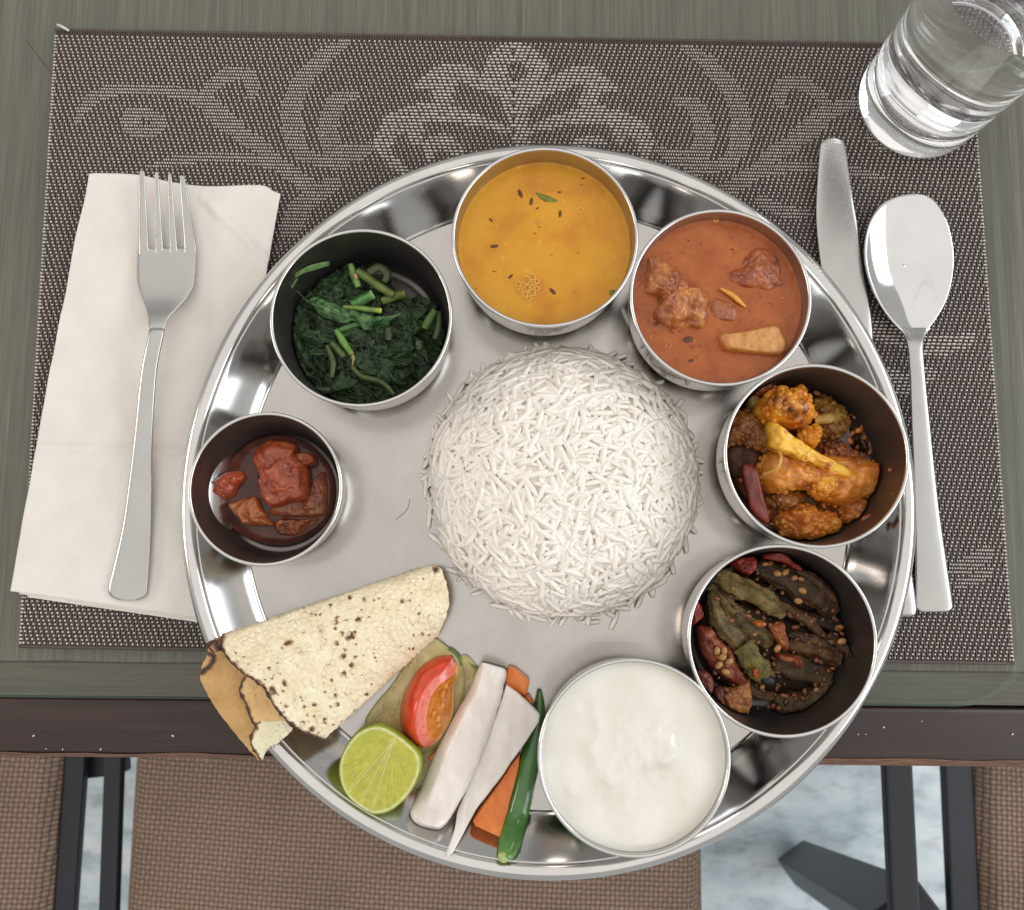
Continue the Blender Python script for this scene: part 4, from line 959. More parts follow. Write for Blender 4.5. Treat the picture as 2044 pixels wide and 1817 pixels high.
cf([(560, 1310), (700, 1250), (860, 1250), (880, 1340), (760, 1400), (610, 1400)], 0.004, 0.0110, 28, dkb, 'brown floret between the big floret and the bottom one')
food('onion_piece', cauc, [(850, 1290), (930, 1240), (1030, 1330), (1010, 1400), (880, 1380)], BZ + 0.004, 0.006, M['mash'], mcol(S(84, 66, 34), S(112, 92, 50), S(126, 104, 62), 90, 4), 'dull green onion piece under the big floret', 'onion', seed=29, nz=0.0008)
cf([(1220, 1400), (1330, 1310), (1450, 1290), (1475, 1390), (1450, 1500), (1310, 1560), (1230, 1510)], 0.004, 0.0110, 30, (S(146, 72, 22), S(192, 108, 38), S(210, 136, 60)), 'dark orange floret at the lower right against the bare wall')
cf([(660, 1490), (780, 1390), (900, 1375), (1010, 1395), (1080, 1450), (1190, 1450), (1255, 1570), (1130, 1645), (1010, 1700), (850, 1690), (720, 1620)], 0.004, 0.0150, 31, mid, 'lumpy orange floret at the bottom of the right bowl', vor=0.0022, vs=190)
big_floret = cf([(510, 1080), (560, 950), (620, 880), (800, 930), (1100, 900), (1440, 950), (1600, 1015), (1570, 1200), (1460, 1290), (1250, 1370), (1030, 1290), (900, 1190), (640, 1250), (530, 1150)], 0.007, 0.0140, 32, mid, 'big floret carrying the long yellow stem across the bowl', p=4, nz=0.0022, nb=190)
cf([(990, 1200), (1080, 1100), (1150, 1120), (1200, 1240), (1100, 1290), (1010, 1260)], 0.016, 0.0075, 33, br, 'little bright orange bud below the yellow stem')
V, Fc, C = chunk([cauc(x, y, BZ + 0.024) for x, y in [(535, 590), (640, 625), (850, 765), (1050, 885), (1250, 985), (1410, 1065), (1390, 1140), (1200, 1085), (1030, 1015), (850, 965), (780, 915), (680, 885), (580, 835), (565, 740)]], BZ + 0.019, 0.0062, 34, p=6, nz=0.0012, ns=230, vor=0.0005, vs=260, q=0.5, rings=24, seg=130, edge=0.10, tilt=(-0.10, 0.10),
                 colf=lambda v, t: mix(mix(S(238, 168, 30), S(250, 194, 64), 0.5 + fbm(Vector(v) * 120, 3)), S(176, 92, 20), max(0, fbm(Vector(v) * 210, 2) - 0.38) * 2.6 + max(0, t - 0.85) * 1.5))
tag(mesh_obj('stem', V, Fc, M['caul'], big_floret, cols=C), 'long flat bright yellow stem')
M['pimple'] = plain('pimple_skin', S(206, 124, 26), S(226, 150, 44), 400, 0.3)
for x, y, l in [(725, 725, 0.0020), (825, 835, 0.0026), (640, 680, 0.0012), (900, 940, 0.0022), (1060, 990, 0.0012), (1150, 990, 0.0011)]:
    c = cauc(x, y, BZ + 0.0258); V, Fc = ring((c.x, c.y, c.z - 0.0003), l * 0.55, l * 0.22, 14, 6); mesh_obj('pimple', V, Fc, M['pimple'], big_floret)
cf([(890, 690), (990, 650), (1030, 690), (1010, 770), (960, 815), (880, 770)], 0.012, 0.0105, 35, br, 'small orange floret tucked under the topmost one')
cf([(490, 440), (560, 345), (640, 290), (780, 305), (840, 280), (910, 310), (1000, 470), (975, 580), (860, 640), (700, 600), (560, 580), (520, 520)], 0.014, 0.0165, 36, br, 'topmost bright orange floret with a red brown sauce smear', vor=0.0015, vs=300)
M['pepper'] = vfood('pepper_skin', 0.42, 0.5, 300, 0.1, (0.004, 0.001, 0.0005))
food('pepper_slice', cauc, [(320, 1000), (390, 985), (465, 1045), (500, 1180), (535, 1310), (592, 1490), (560, 1540), (480, 1490), (400, 1400), (360, 1250), (330, 1120)], BZ + 0.015, 0.0026, M['pepper'], mcol(S(104, 32, 20), S(142, 52, 36), S(160, 76, 54), 90, 2), 'dark red pepper slice at the lower left wall of the cauliflower bowl', 'pepper', seed=38, nz=0.0005, q=0.4, p=6, tilt=(-0.15, 0.05), skirt=0.0012)
V, Fc, C = tube([cauc(655, 865, BZ + 0.024), cauc(682, 930, BZ + 0.0265), cauc(645, 1030, BZ + 0.0265), cauc(515, 1085, BZ + 0.022)], [0.0006, 0.0007, 0.0007, 0.0005], 8, 0.7, colf=lambda q, t, a: S(216, 168, 66), steps=18)
tag(mesh_obj('ginger_strand', V, Fc, M['caul'], cols=C), 'thin curved yellow ginger strand hanging from the yellow stem', 'ginger')
V, Fc, C = tube([cauc(1440, 1540, BZ + 0.018), cauc(1470, 1500, BZ + 0.021), cauc(1600, 1450, BZ + 0.024)], [0.0022, 0.0024, 0.0012], 10, 0.4, colf=lambda q, t, a: mix(S(120, 56, 34), S(160, 90, 62), t))
tag(mesh_obj('onion_shred', V, Fc, M['pickle'], cols=C), 'curled red brown onion shred low on the right wall of the cauliflower bowl', 'onion')
for x, y, z in [(1705, 1268, 0.030), (1700, 1385, 0.028), (1600, 1365, 0.024), (1675, 1045, 0.026)]:
    c = cauc(x, y, BZ + z); V, Fc = ball(tuple(c), 0.0010, 0.0010, 0.0007, 8, 6); tag(mesh_obj('spice_crumb', V, Fc, M['onionbit']), 'orange spice crumb stuck to the right wall of the cauliflower bowl', 'crumb', 'crumbs on the cauliflower bowl wall')
# ================================================================== OKRA
M['okra'] = vfood('fried_okra', 0.40, 1.0, 600, 0.02, (0.002, 0.002, 0.0008), dist=0.0010, coat=0.0, spec=0.35)
food('fried_masala', okrc, [(260, 620), (420, 400), (700, 260), (1000, 300), (1250, 440), (1400, 640), (1480, 900), (1420, 1150), (1300, 1350), (1050, 1430), (760, 1400), (480, 1380), (300, 1150), (230, 880)], BZ + 0.0026, 0.0062, M['mash'], mcol(S(28, 19, 12), S(58, 38, 22), S(96, 62, 34), 170, 5), 'dark brown fried spice mash under the okra pods', 'sauce', seed=71, nz=0.0018, ns=140, q=0.4, p=6, zproj=BZ + 0.006)
def scatter_bits(key, fn, x0, x1, y0, y1, zb, n, seed, cols, parent, mat, hole=None):
    rb = random.Random(seed); parts = []
    for i in range(n):
        x, y = rb.uniform(x0, x1), rb.uniform(y0, y1)
        if math.hypot((x - (x0 + x1) / 2) / (x1 - x0), (y - (y0 + y1) / 2) / (y1 - y0)) > 0.5: continue
        c = fn(x, y, zb + rb.uniform(-0.002, 0.003)); r = rb.uniform(0.0004, 0.0013); V, Fc = ball(tuple(c), r * rb.uniform(0.8, 1.9), r, r * 0.6, 8, 5, rb.uniform(0, 3))
        V = clampb([tuple(Vector(v) + Vector((noise.noise(Vector(v) * 900), noise.noise(Vector(v) * 800 + Vector((5, 0, 0))), 0)) * r * 0.5) for v in V], fn); cc = mix(cols[0], cols[1], rb.random()); parts.append((V, Fc, [cc] * len(V)))
    V, Fc, C = join(parts); tag(mesh_obj('spice_bits', V, Fc, mat, parent, cols=C), kind='stuff')
scatter_bits('okra', okrc, 260, 1480, 240, 1520, BZ + 0.0145, 260, 3, (S(60, 34, 18), S(150, 84, 40)), bpy.data.objects['fried_masala'], M['caul'])
scatter_bits('caul', cauc, 260, 1500, 300, 1640, BZ + 0.0105, 160, 4, (S(110, 52, 16), S(206, 120, 40)), bpy.data.objects['masala_mash'], M['caul'])
def okcol(c1, c2, sd):
    return lambda q, t, a: mix(mix(c1, c2, 0.45 + 0.9 * fbm(q * 200 + Vector((sd, 0, 0)), 3) + 0.15 * math.cos(5 * a)), S(120, 88, 44), max(0, noise.noise(q * 650) - 0.35) * 1.4)
def pod(pts, rad, zs, c1, c2, sd, lab, flat=0.7, px=True):
    V, Fc, C = tube([okrc(x, y, BZ + z) for (x, y), z in zip(pts, zs)], [r * 0.000050 for r in rad], 20, flat, ridges=5, ramp=0.15, seed=sd, nz=0.34, colf=okcol(c1, c2, sd), steps=36)
    V = clampb(V, okrc)
    o = mesh_obj('okra_pod', V, Fc, M['okra'], cols=C); tag(o, lab, 'okra', 'fried okra pods in their bowl'); return o
olv, olv2 = S(86, 70, 34), S(140, 118, 66); drk, drk2 = S(48, 34, 22), S(88, 66, 42); brn, brn2 = S(76, 50, 28), S(118, 82, 50)
pod([(760, 430), (950, 600), (1150, 720), (1400, 780), (1510, 850)], [60, 80, 82, 70, 30], [0.007, 0.008, 0.009, 0.009, 0.008], S(28, 20, 16), S(52, 38, 28), 1, 'darkest okra pod, half hidden below the broad split one')
pod([(730, 260), (950, 360), (1180, 470), (1330, 570), (1430, 660)], [74, 108, 118, 110, 80], [0.012, 0.015, 0.015, 0.013, 0.011], drk, drk2, 2, 'broad dark split okra pod dotted with seeds at the upper right', flat=0.45)
pod([(1190, 240), (1210, 330), (1240, 420)], [44, 54, 40], [0.010, 0.010, 0.009], S(40, 28, 24), S(62, 46, 40), 12, 'small shrivelled dark okra end behind the red tomato strip')
pod([(560, 620), (700, 690), (850, 760), (960, 830)], [60, 70, 66, 40], [0.010, 0.010, 0.010, 0.009], drk, drk2, 3, 'brown okra piece below the long grey green pod')
pod([(380, 350), (540, 430), (740, 530), (860, 610), (965, 690)], [70, 90, 92, 82, 44], [0.016, 0.018, 0.018, 0.017, 0.015], olv, olv2, 4, 'long grey green okra pod with a glossy streak at the upper left')
pod([(340, 430), (440, 560), (560, 700), (720, 830), (850, 930)], [50, 74, 80, 80, 66], [0.012, 0.014, 0.014, 0.014, 0.012], S(72, 58, 32), S(124, 104, 62), 5, 'middle one of three grey green pods side by side at the left')
pod([(340, 490), (370, 650), (450, 800), (540, 910), (610, 980)], [36, 64, 76, 74, 50], [0.013, 0.016, 0.017, 0.016, 0.014], S(76, 62, 34), S(130, 110, 66), 6, 'outermost grey green okra pod nearest the left wall')
pod([(1010, 950), (1180, 970), (1350, 1030), (1525, 1125)], [70, 92, 92, 60], [0.010, 0.012, 0.011, 0.010], brn, brn2, 7, 'brown split okra pod lying level at the right middle')
pod([(1350, 860), (1470, 960), (1600, 1040), (1745, 1095)], [40, 52, 44, 14], [0.013, 0.014, 0.016, 0.020], drk, S(92, 62, 36), 8, 'thin pointed okra tail reaching the right rim')
pod([(870, 1090), (1080, 1130), (1250, 1190), (1330, 1320), (1200, 1430), (1000, 1470), (880, 1420)], [90, 118, 104, 90, 92, 96, 60], [0.009, 0.010, 0.010, 0.010, 0.010, 0.010, 0.009], S(62, 48, 28), S(110, 88, 58), 9, 'large bent brown okra pod curling at the bottom', flat=0.8)
pod([(850, 1565), (1000, 1595), (1120, 1580), (1200, 1540)], [26, 46, 44, 24], [0.006, 0.006, 0.006, 0.006], S(70, 58, 46), S(112, 96, 76), 10, 'thin grey okra strip below the bent pod', flat=0.5)
pod([(420, 640), (520, 800), (640, 900), (720, 960)], [34, 52, 50, 30], [0.0135, 0.014, 0.014, 0.0135], brn, S(112, 88, 54), 13, 'slim brown okra strip between the left pods and the seeded tomato')
pod([(880, 560), (1040, 660), (1200, 760), (1330, 900)], [26, 46, 48, 26], [0.0125, 0.0135, 0.0135, 0.0125], brn, S(112, 80, 50), 14, 'slim brown okra strip crossing the middle right of the bowl')
pod([(1000, 860), (1150, 890), (1300, 930), (1440, 1000)], [24, 44, 44, 20], [0.0130, 0.0140, 0.0140, 0.0135], drk, S(104, 76, 46), 15, 'thin dark okra strip just above the level brown pod')
pod([(520, 1130), (640, 1290), (760, 1380), (880, 1400)], [26, 46, 46, 26], [0.011, 0.012, 0.012, 0.011], brn, S(106, 84, 52), 16, 'slim brown okra strip below the cut green piece')
pod([(1080, 300), (1220, 370), (1340, 470), (1420, 590)], [22, 38, 38, 20], [0.0165, 0.0172, 0.0165, 0.0145], drk, S(104, 70, 46), 17, 'thin reddish brown okra edge along the upper right of the broad pod')
o7 = pod([(600, 960), (690, 1080), (770, 1190), (830, 1265)], [84, 96, 96, 80], [0.017, 0.018, 0.017, 0.015], S(78, 70, 30), S(128, 114, 58), 11, 'cut green okra piece with a dark hollow end in the middle')
c = okrc(826, 1262, BZ + 0.0178); V, Fc = ball(tuple(c), 0.0036, 0.0026, 0.0022, 14, 8, -0.3); mesh_obj('hollow', V, Fc, M['black'], o7)
M['tomato_bit'] = vfood('cooked_tomato', 0.42, 1.0, 420, 0.1, (0.004, 0.001, 0.0005), coat=0.08, dist=0.0008)
tb = lambda poly, z, h, sd, cols, lab, **kw: food('tomato_piece', okrc, poly, BZ + z, h, M['tomato_bit'], mcol(*cols, 170, sd), lab, 'tomato', 'cooked tomato bits among the okra', seed=sd, **{**dict(nz=0.0019, ns=230, q=0.5, p=4, vor=0.0008, vs=330, edge=0.12), **kw})
tred = (S(120, 34, 24), S(156, 52, 36), S(176, 88, 66)); tor = (S(120, 56, 26), S(164, 90, 44), S(184, 116, 66))
tb([(500, 230), (540, 190), (640, 180), (730, 200), (735, 280), (680, 350), (620, 340), (540, 280)], 0.012, 0.006, 41, tred, 'red wrinkled tomato bit at the top left above the okra')
tb([(800, 190), (880, 110), (960, 150), (1050, 220), (1140, 290), (1100, 310), (960, 240), (850, 210)], 0.016, 0.004, 42, (S(124, 30, 22), S(150, 46, 36), S(160, 66, 52)), 'smooth dark red tomato strip at the top of the okra bowl', nz=0.0004)
t3 = tb([(225, 800), (320, 780), (400, 880), (520, 1000), (570, 1140), (640, 1260), (600, 1300), (470, 1260), (330, 1130), (250, 1000), (230, 900)], 0.012, 0.006, 43, (S(110, 40, 26), S(152, 76, 42), S(180, 108, 62)), 'pulpy red brown tomato piece full of seeds at the left')
tb([(430, 1395), (490, 1330), (570, 1300), (660, 1245), (690, 1380), (690, 1480), (660, 1565), (560, 1550), (470, 1525)], 0.012, 0.004, 44, (S(152, 92, 44), S(178, 112, 56), S(190, 126, 70)), 'flat orange tomato skin with a torn edge at the lower left', smoothp=False, nz=0.0004, p=8)
tb([(370, 1330), (440, 1320), (440, 1420), (470, 1530), (400, 1480), (360, 1420)], 0.010, 0.005, 45, (S(112, 58, 46), S(146, 84, 68), S(160, 104, 88)), 'pink brown tomato scrap left of the orange skin')
tb([(165, 600), (210, 550), (270, 690), (220, 760), (160, 770)], 0.014, 0.006, 46, tred, 'reddish tomato scrap pressed to the left wall of the okra bowl')
tb([(210, 1190), (290, 1190), (350, 1280), (330, 1380), (250, 1300)], 0.013, 0.004, 47, (S(110, 50, 44), S(140, 74, 62), S(156, 96, 84)), 'dull pink tomato scrap at the lower left wall')
tb([(840, 780), (960, 740), (980, 830), (1010, 930), (1000, 1010), (930, 960), (880, 880)], 0.014, 0.005, 48, tor, 'orange pulp strip down the middle of the okra')
tb([(900, 1020), (1000, 1040), (1090, 1050), (1140, 1130), (1090, 1160), (1040, 1100), (930, 1090)], 0.014, 0.0045, 49, (S(110, 44, 24), S(150, 72, 38), S(170, 96, 56)), 'rust red pulp scrap just under the orange pulp strip')
tb([(700, 745), (760, 735), (810, 770), (760, 800), (710, 780)], 0.0205, 0.0028, 50, (S(160, 80, 34), S(190, 104, 48), S(200, 124, 70)), 'tiny bright orange tomato shred on the left pods')
tb([(695, 1170), (735, 1165), (740, 1220), (710, 1250)], 0.021, 0.002, 51, (S(170, 76, 40), S(190, 96, 56), S(200, 110, 70)), 'tiny orange red shred on the cut green okra piece')
M['seed'] = vfood('okra_seed', 0.35, 0.3, 500, 0.2)
V, Fc = ball((0, 0, 0), 0.0022, 0.0016, 0.0013, 12, 8); sdm = None
def seed_at(x, y, z, a_, s_, parent=None, lab=None):
    c = okrc(x, y, BZ + z)
    c1 = S(156, 106, 56) if s_ > 0.9 else S(140, 86, 44)
    V, Fc = ball((c.x, c.y, c.z - 0.0004), 0.0018 * s_, 0.0013 * s_, 0.0010 * s_, 12, 8, a_)
    C = [mix(c1, S(184, 140, 86), 0.4 + 0.8 * noise.noise(Vector(v) * 700)) for v in V]
    o = mesh_obj('seed' if parent else 'okra_seed', V, Fc, M['seed'], parent, cols=C)
    if not parent: tag(o, lab or 'loose pale okra seed lying on the dark pods', 'seed', 'loose okra seeds')
seed_lab = {(910, 330): 'pale okra seed, left one of the pair on the broad split pod', (980, 320): 'pale okra seed, right one of the pair on the broad split pod', (1130, 480): 'flat pale okra seed in the middle of the broad split pod',
    (1093, 570): 'orange tan okra seed on the lower edge of the broad split pod', (1440, 805): 'dull okra seed at the right end of the darkest pod', (1472, 922): 'largest orange okra seed above the pointed tail at the right',
    (912, 985): 'round okra seed at the foot of the orange pulp strip', (805, 248): 'small square pale seed bit at the upper end of the broad pod', (780, 1320): 'small seed beside the dark hollow of the cut okra piece',
    (1250, 1345): 'small seed on the bent brown pod at the bottom', (710, 862): 'small orange seed at the end of the middle grey green pod', (520, 462): 'tiny seed speck on the long grey green pod', (1060, 370): 'brownish seed just below the red tomato strip, left of two', (1120, 380): 'brownish seed just below the red tomato strip, right of two'}
for x, y, z, a_, s_ in [(910, 330, 0.0215, -0.2, 1.1), (980, 320, 0.0215, 0.6, 1.0), (1130, 480, 0.0222, -0.5, 1.1), (1093, 570, 0.0215, -0.1, 1.1), (1440, 805, 0.014, 0.7, 1.0), (1472, 922, 0.0185, 0.3, 1.15), (912, 985, 0.0215, 0.9, 1.1), (805, 248, 0.018, 0.1, 0.8), (780, 1320, 0.0175, 0.8, 0.8), (1250, 1345, 0.0175, 0.5, 0.7), (710, 862, 0.019, 0.3, 0.6), (520, 462, 0.0235, 0.2, 0.5), (1060, 370, 0.0215, 0.3, 0.9), (1120, 380, 0.0215, -0.3, 0.8)]:
    seed_at(x, y, z, a_, s_, None, seed_lab.get((x, y)))
for x, y, a_ in [(383, 1005, 1.4), (445, 1005, 1.5), (400, 1130, 0.6), (462, 1190, -0.3), (490, 1100, 0.7), (430, 1060, 0.2)]:
    seed_at(x, y, 0.0195, a_, 1.15, t3)
for x, y, z in [(1150, 1635, 0.016), (1302, 1612, 0.018), (1295, 1660, 0.020)]:
    c = okrc(x, y, BZ + z); V, Fc = ball(tuple(c), 0.0011, 0.0007, 0.0006, 8, 6, 0.3); tag(mesh_obj('spice_crumb', V, Fc, M['onionbit']), 'brown spice crumb on the lower wall of the okra bowl', 'crumb', 'crumbs on the okra bowl wall')
# ================================================================== RICE
t = NT('cooked_rice'); t.set(Base_Color=(*S(240, 236, 228), 1), Roughness=0.38, Subsurface_Weight=0.0, Subsurface_Radius=(0.0012, 0.0010, 0.0008), Subsurface_Scale=1.0, Specular_IOR_Level=0.4)
oi = t.n('ShaderNodeObjectInfo'); v = t.coord(); nn = t.noise(v, 120, 3)
t.l(t.ramp(nn, [(0.3, S(240, 233, 223)), (0.7, S(249, 244, 236))]), t.b.inputs['Base Color']); M['rice'] = t.m
rc = P(1123, 962, 0.004); RR = 0.0640; RH = 0.031
rice = thing('rice_mound', 'dome of white long grain rice in the middle of the steel tray', 'rice', (rc.x, rc.y, TZ))
def dome(r, a=0.0): return TZ + 0.0008 + (RH + 0.0012 * noise.noise(Vector((r * 60 * math.cos(a), r * 60 * math.sin(a), 4)))) * max(0.0, 1 - (r / RR) ** 2.5) ** 0.72
V, Fc = [], []
for k in range(25):
    r = RR * 0.965 * (k / 24) ** 0.8
    for i in range(64):
        a = 2 * PI * i / 64; e = 1 + 0.03 * noise.noise(Vector((math.cos(a) * 2, math.sin(a) * 2, 0)))
        V.append((rc.x + r * e * math.cos(a), rc.y + r * e * math.sin(a), max(TZ + 0.0002, dome(r, a) - 0.0007)))
for k in range(24):
    for i in range(64): Fc.append([k * 64 + i, (k + 1) * 64 + i, (k + 1) * 64 + (i + 1) % 64, k * 64 + (i + 1) % 64])
tag(mesh_obj('packed_rice', V, Fc, M['rice'], rice), kind='stuff')
def grain_mesh(L, R_, bend, n=6):
    V, Fc = [], []; st_ = [(-1, 0.28), (-0.93, 0.66), (-0.60, 0.95), (0, 1.0), (0.60, 0.92), (0.93, 0.60), (1, 0.22)]; m = len(st_) - 1
    for x_, r_ in st_:
        for i in range(n):
            a = 2 * PI * i / n; V.append((x_ * L / 2, R_ * r_ * math.cos(a) + bend * (1 - x_ * x_), R_ * r_ * 0.9 * math.sin(a)))
    for j in range(m):
        for i in range(n): Fc.append([j * n + i, j * n + (i + 1) % n, (j + 1) * n + (i + 1) % n, (j + 1) * n + i])
    Fc.append(list(range(n))[::-1]); Fc.append([m * n + i for i in range(n)])
    return V, Fc
rg = random.Random(11); variants = []
for k in range(12):
    L = rg.uniform(0.0090, 0.0126); V, Fc = grain_mesh(L, rg.uniform(0.00118, 0.00140), rg.gauss(0.0001, 0.00040)); variants.append((np.array(V), Fc, mesh_data('rice_grain', V, Fc, M['rice'])))
place = []; seats = []
for _ in range(9000):
    r = RR * 0.97 * math.sqrt(rg.random()); a = rg.uniform(0, 2 * PI); q = Vector((r * math.cos(a), r * math.sin(a), dome(r)))
    if all((q - o_).length_squared > 0.0039 ** 2 for o_ in seats): seats.append(q)
jobs = [(math.hypot(q.x, q.y), math.atan2(q.y, q.x), rg.uniform(0.0002, 0.0010)) for q in seats]
jobs += [(RR * math.sqrt(rg.random()), rg.uniform(0, 2 * PI), rg.uniform(-0.0010, 0.0001)) for _ in range(1500)] + [(RR * rg.uniform(0.97, 1.02), rg.uniform(0, 2 * PI), -0.002) for _ in range(34)]
for r, a, layer in jobs:
    e = 1 + 0.035 * noise.noise(Vector((math.cos(a) * 2.2, math.sin(a) * 2.2, 1)))
    x, y = rc.x + r * e * math.cos(a), rc.y + r * e * math.sin(a)
    dr = (dome(r + 0.0005, a) - dome(max(0, r - 0.0005), a)) / 0.001; dr = max(-2.2, dr)
    nrm = Vector((-dr * math.cos(a), -dr * math.sin(a), 1)).normalized()
    z = dome(r, a) + layer
    if r > RR * 0.97: z = TZ + 0.0012 + rg.uniform(0, 0.002); nrm = Vector((0, 0, 1)); layer = -0.002
    th = rg.uniform(0, 2 * PI) if r < RR * 0.93 else a + PI / 2 + rg.gauss(0, 0.8); tx = Vector((math.cos(th), math.sin(th), 0)); tx = (tx - nrm * tx.dot(nrm)).normalized()
    tilt = rg.gauss(0, 0.12) if r < RR * 0.8 else 0; d = (tx * math.cos(tilt) + nrm * math.sin(tilt)).normalized(); s_ = nrm.cross(d).normalized(); up_ = d.cross(s_)
    m3 = Matrix((d, s_, up_)).transposed(); place.append((layer - 0.0008 * (r / RR), Vector((x, y, z)), m3, rg.randrange(12), rg.uniform(0.86, 1.1)))
place.sort(key=lambda p: -p[0])
V, Fc = [], []
for k, (ly, q, m3, vi, s_) in enumerate(place):
    if k < 300:
        o = bpy.data.objects.new('rice_grain', variants[vi][2]); COL.objects.link(o); o.parent = rice
        o.matrix_local = Matrix.Translation(q - OFF[rice.name]) @ m3.to_4x4() @ Matrix.Scale(s_, 4)
    else:
        A = variants[vi][0] @ (np.array(m3).T * s_) + np.array(q); n0 = len(V); V += A.tolist(); Fc += [[i + n0 for i in f] for f in variants[vi][1]]
tag(mesh_obj('loose_grains', V, Fc, M['rice'], rice), kind='stuff')
# strays on the tray
def stray(px, py, a_, lab):
    q = P(px, py, TZ + 0.001); o = bpy.data.objects.new('rice_grain', variants[int(px) % 12][2]); COL.objects.link(o)
    o.location = q; o.rotation_euler = (0, 0, a_); tag(o, lab, 'rice grain', 'stray rice grains on the tray')
M['hairm'] = plain('dark_hair', S(70, 62, 58), S(90, 80, 74), 50, 0.5)
for px, py, a_, lab in [(1253, 636, -1.1, 'stray rice grain between the lentil bowl and the curry bowl'), (1179, 1241, 0.05, 'flat stray rice grain just below the bottom of the rice dome'), (1226, 1238, 1.2, 'stray rice grain at the lower right foot of the dome, tip pointing up'), (857, 1030, 1.5, 'stray rice grain at the left foot of the dome')]:
    stray(px, py, a_, lab)
V, Fc, _ = tube([P(818, 997, TZ + 0.0002), P(812, 1018, TZ + 0.0002), P(790, 1038, TZ + 0.0002)], [0.00012] * 2, 5, steps=8); tag(mesh_obj('short_hair', V, Fc, M['hairm']), 'short curved dark hair on the tray left of the rice', 'hair')

# ================================================================== PAPAD
t = NT('papad_sheet'); a = t.n('ShaderNodeVertexColor', layer_name='Col'); v = t.coord(); n1 = t.noise(v, 500, 4)
t.l(t.mul(a.outputs[0], t.ramp(n1, [(0.3, 0.9), (0.7, 1.06)])), t.b.inputs['Base Color']); t.l(t.bump(n1, 0.0004, 0.4), t.b.inputs['Normal'])
t.set(Roughness=0.6, Subsurface_Weight=0.15, Subsurface_Radius=(0.002, 0.0012, 0.0006), Subsurface_Scale=1.0); M['papad'] = t.m
pc = papc(1000, 750, TZ)
papad = thing('papad', 'blistered cream papad folded into a cone with charred brown edges', 'papad', (pc.x, pc.y, TZ))
spots = [(585, 847, 15), (615, 920, 11), (560, 930, 11), (705, 955, 24), (610, 1000, 24), (622, 1025, 20), (690, 1015, 11), (655, 1040, 9), (1100, 662, 13), (1155, 707, 13), (1145, 755, 19), (1225, 760, 16), (1235, 668, 11), (1200, 815, 20), (1145, 880, 20), (1205, 600, 26), (1225, 580, 18), (1180, 620, 18), (1080, 555, 13), (1135, 590, 15), (1098, 470, 16), (1092, 500, 16), (1085, 515, 10), (1255, 480, 20), (1235, 488, 10), (1580, 352, 16), (1705, 380, 10), (1707, 437, 11), (1775, 452, 9), (1660, 592, 13), (1725, 583, 13), (1775, 590, 8), (1300, 337, 18), (1405, 330, 12), (1050, 385, 14), (740, 655, 22), (715, 668, 18), (690, 700, 10), (1310, 1035, 18), (1055, 928, 13), (1000, 1018, 13), (1078, 1045, 15), (925, 1110, 15), (1095, 1110, 11), (1045, 1125, 11), (835, 1083, 11), (715, 1122, 14), (850, 1130, 9), (700, 1165, 9), (870, 1195, 10), (920, 1200, 10), (840, 1243, 14), (880, 1238, 7), (905, 1295, 19), (955, 1320, 13), (780, 1265, 9), (1000, 1220, 15), (1003, 1245, 14), (1060, 1260, 12), (1120, 1235, 9), (1345, 960, 8), (910, 450, 10), (940, 455, 10), (970, 450, 9), (1371, 700, 6), (1369, 730, 7), (1375, 760, 7), (1382, 790, 6), (1815, 520, 8), (1630, 690, 7), (340, 735, 12), (405, 768, 8), (360, 800, 8), (670, 885, 12), (660, 802, 8), (510, 822, 6), (545, 975, 16), (1655, 690, 9), (1600, 470, 6), (1280, 415, 9), (1335, 468, 10), (1170, 490, 9), (1195, 327, 14), (870, 432, 8), (1280, 460, 6), (1250, 540, 6), (1740, 185, 8), (1830, 120, 26), (1500, 880, 5), (1290, 745, 7), (1650, 290, 8), (1470, 410, 7)]
greys = [(975, 565, 34), (825, 722, 30), (778, 1078, 22), (1030, 820, 16)]
rp = random.Random(3)
spots += [(rp.uniform(400, 1850), rp.uniform(150, 1330), rp.uniform(3, 7)) for _ in range(70)]
pale = [(rp.uniform(300, 1850), rp.uniform(150, 1330), rp.uniform(10, 24)) for _ in range(46)]
SP = np.array(spots); GP = np.array(greys); PP = np.array(pale)
def pap_col(x, y, z, dL, base1, base2, tan=0.0):
    c = mix(base1, base2, 0.5 + 0.8 * noise.noise(Vector((x, y, 0)) * 0.006))
    wob = 0.35 * noise.noise(Vector((x, y, 7)) * 0.06) + 0.2 * noise.noise(Vector((x, y, 9)) * 0.15)
    d = np.sqrt((PP[:, 0] - x) ** 2 + (PP[:, 1] - y) ** 2) / PP[:, 2]; c = mix(c, S(222, 176, 110), max(0, 0.9 - d.min()) * 0.45)
    d = np.sqrt((SP[:, 0] - x) ** 2 + (SP[:, 1] - y) ** 2) / (SP[:, 2] * 1.22); m_ = d.min() + wob
    c = mix(c, S(146, 92, 48), 1.6 - 1.5 * m_); c = mix(c, S(88, 52, 30), 1.35 - 1.7 * m_)
    d = np.sqrt((GP[:, 0] - x) ** 2 + (GP[:, 1] - y) ** 2) / GP[:, 2]; c = mix(c, S(128, 116, 100), max(0, 1.1 - d.min() + wob) * max(0, 0.5 + 2 * noise.noise(Vector((x, y, 3)) * 0.1)))
    if dL is not None:
        e = dL + 8 * noise.noise(Vector((x, y, 1)) * 0.03) + 6 * noise.noise(Vector((x, y, 2)) * 0.11)
        c = mix(c, S(150, 92, 56), 1.7 - e / 18); c = mix(c, S(58, 40, 33), 1.6 - e / 14)
    return c
def cur(pts, n=160): return [(q.x, q.y) for q in catmull([(x, y, 0) for x, y in pts], n)]
def at_curve(c, t):
    x = t * (len(c) - 1); i = min(int(x), len(c) - 2); f = x - i
    return c[i][0] * (1 - f) + c[i + 1][0] * f, c[i][1] * (1 - f) + c[i + 1][1] * f
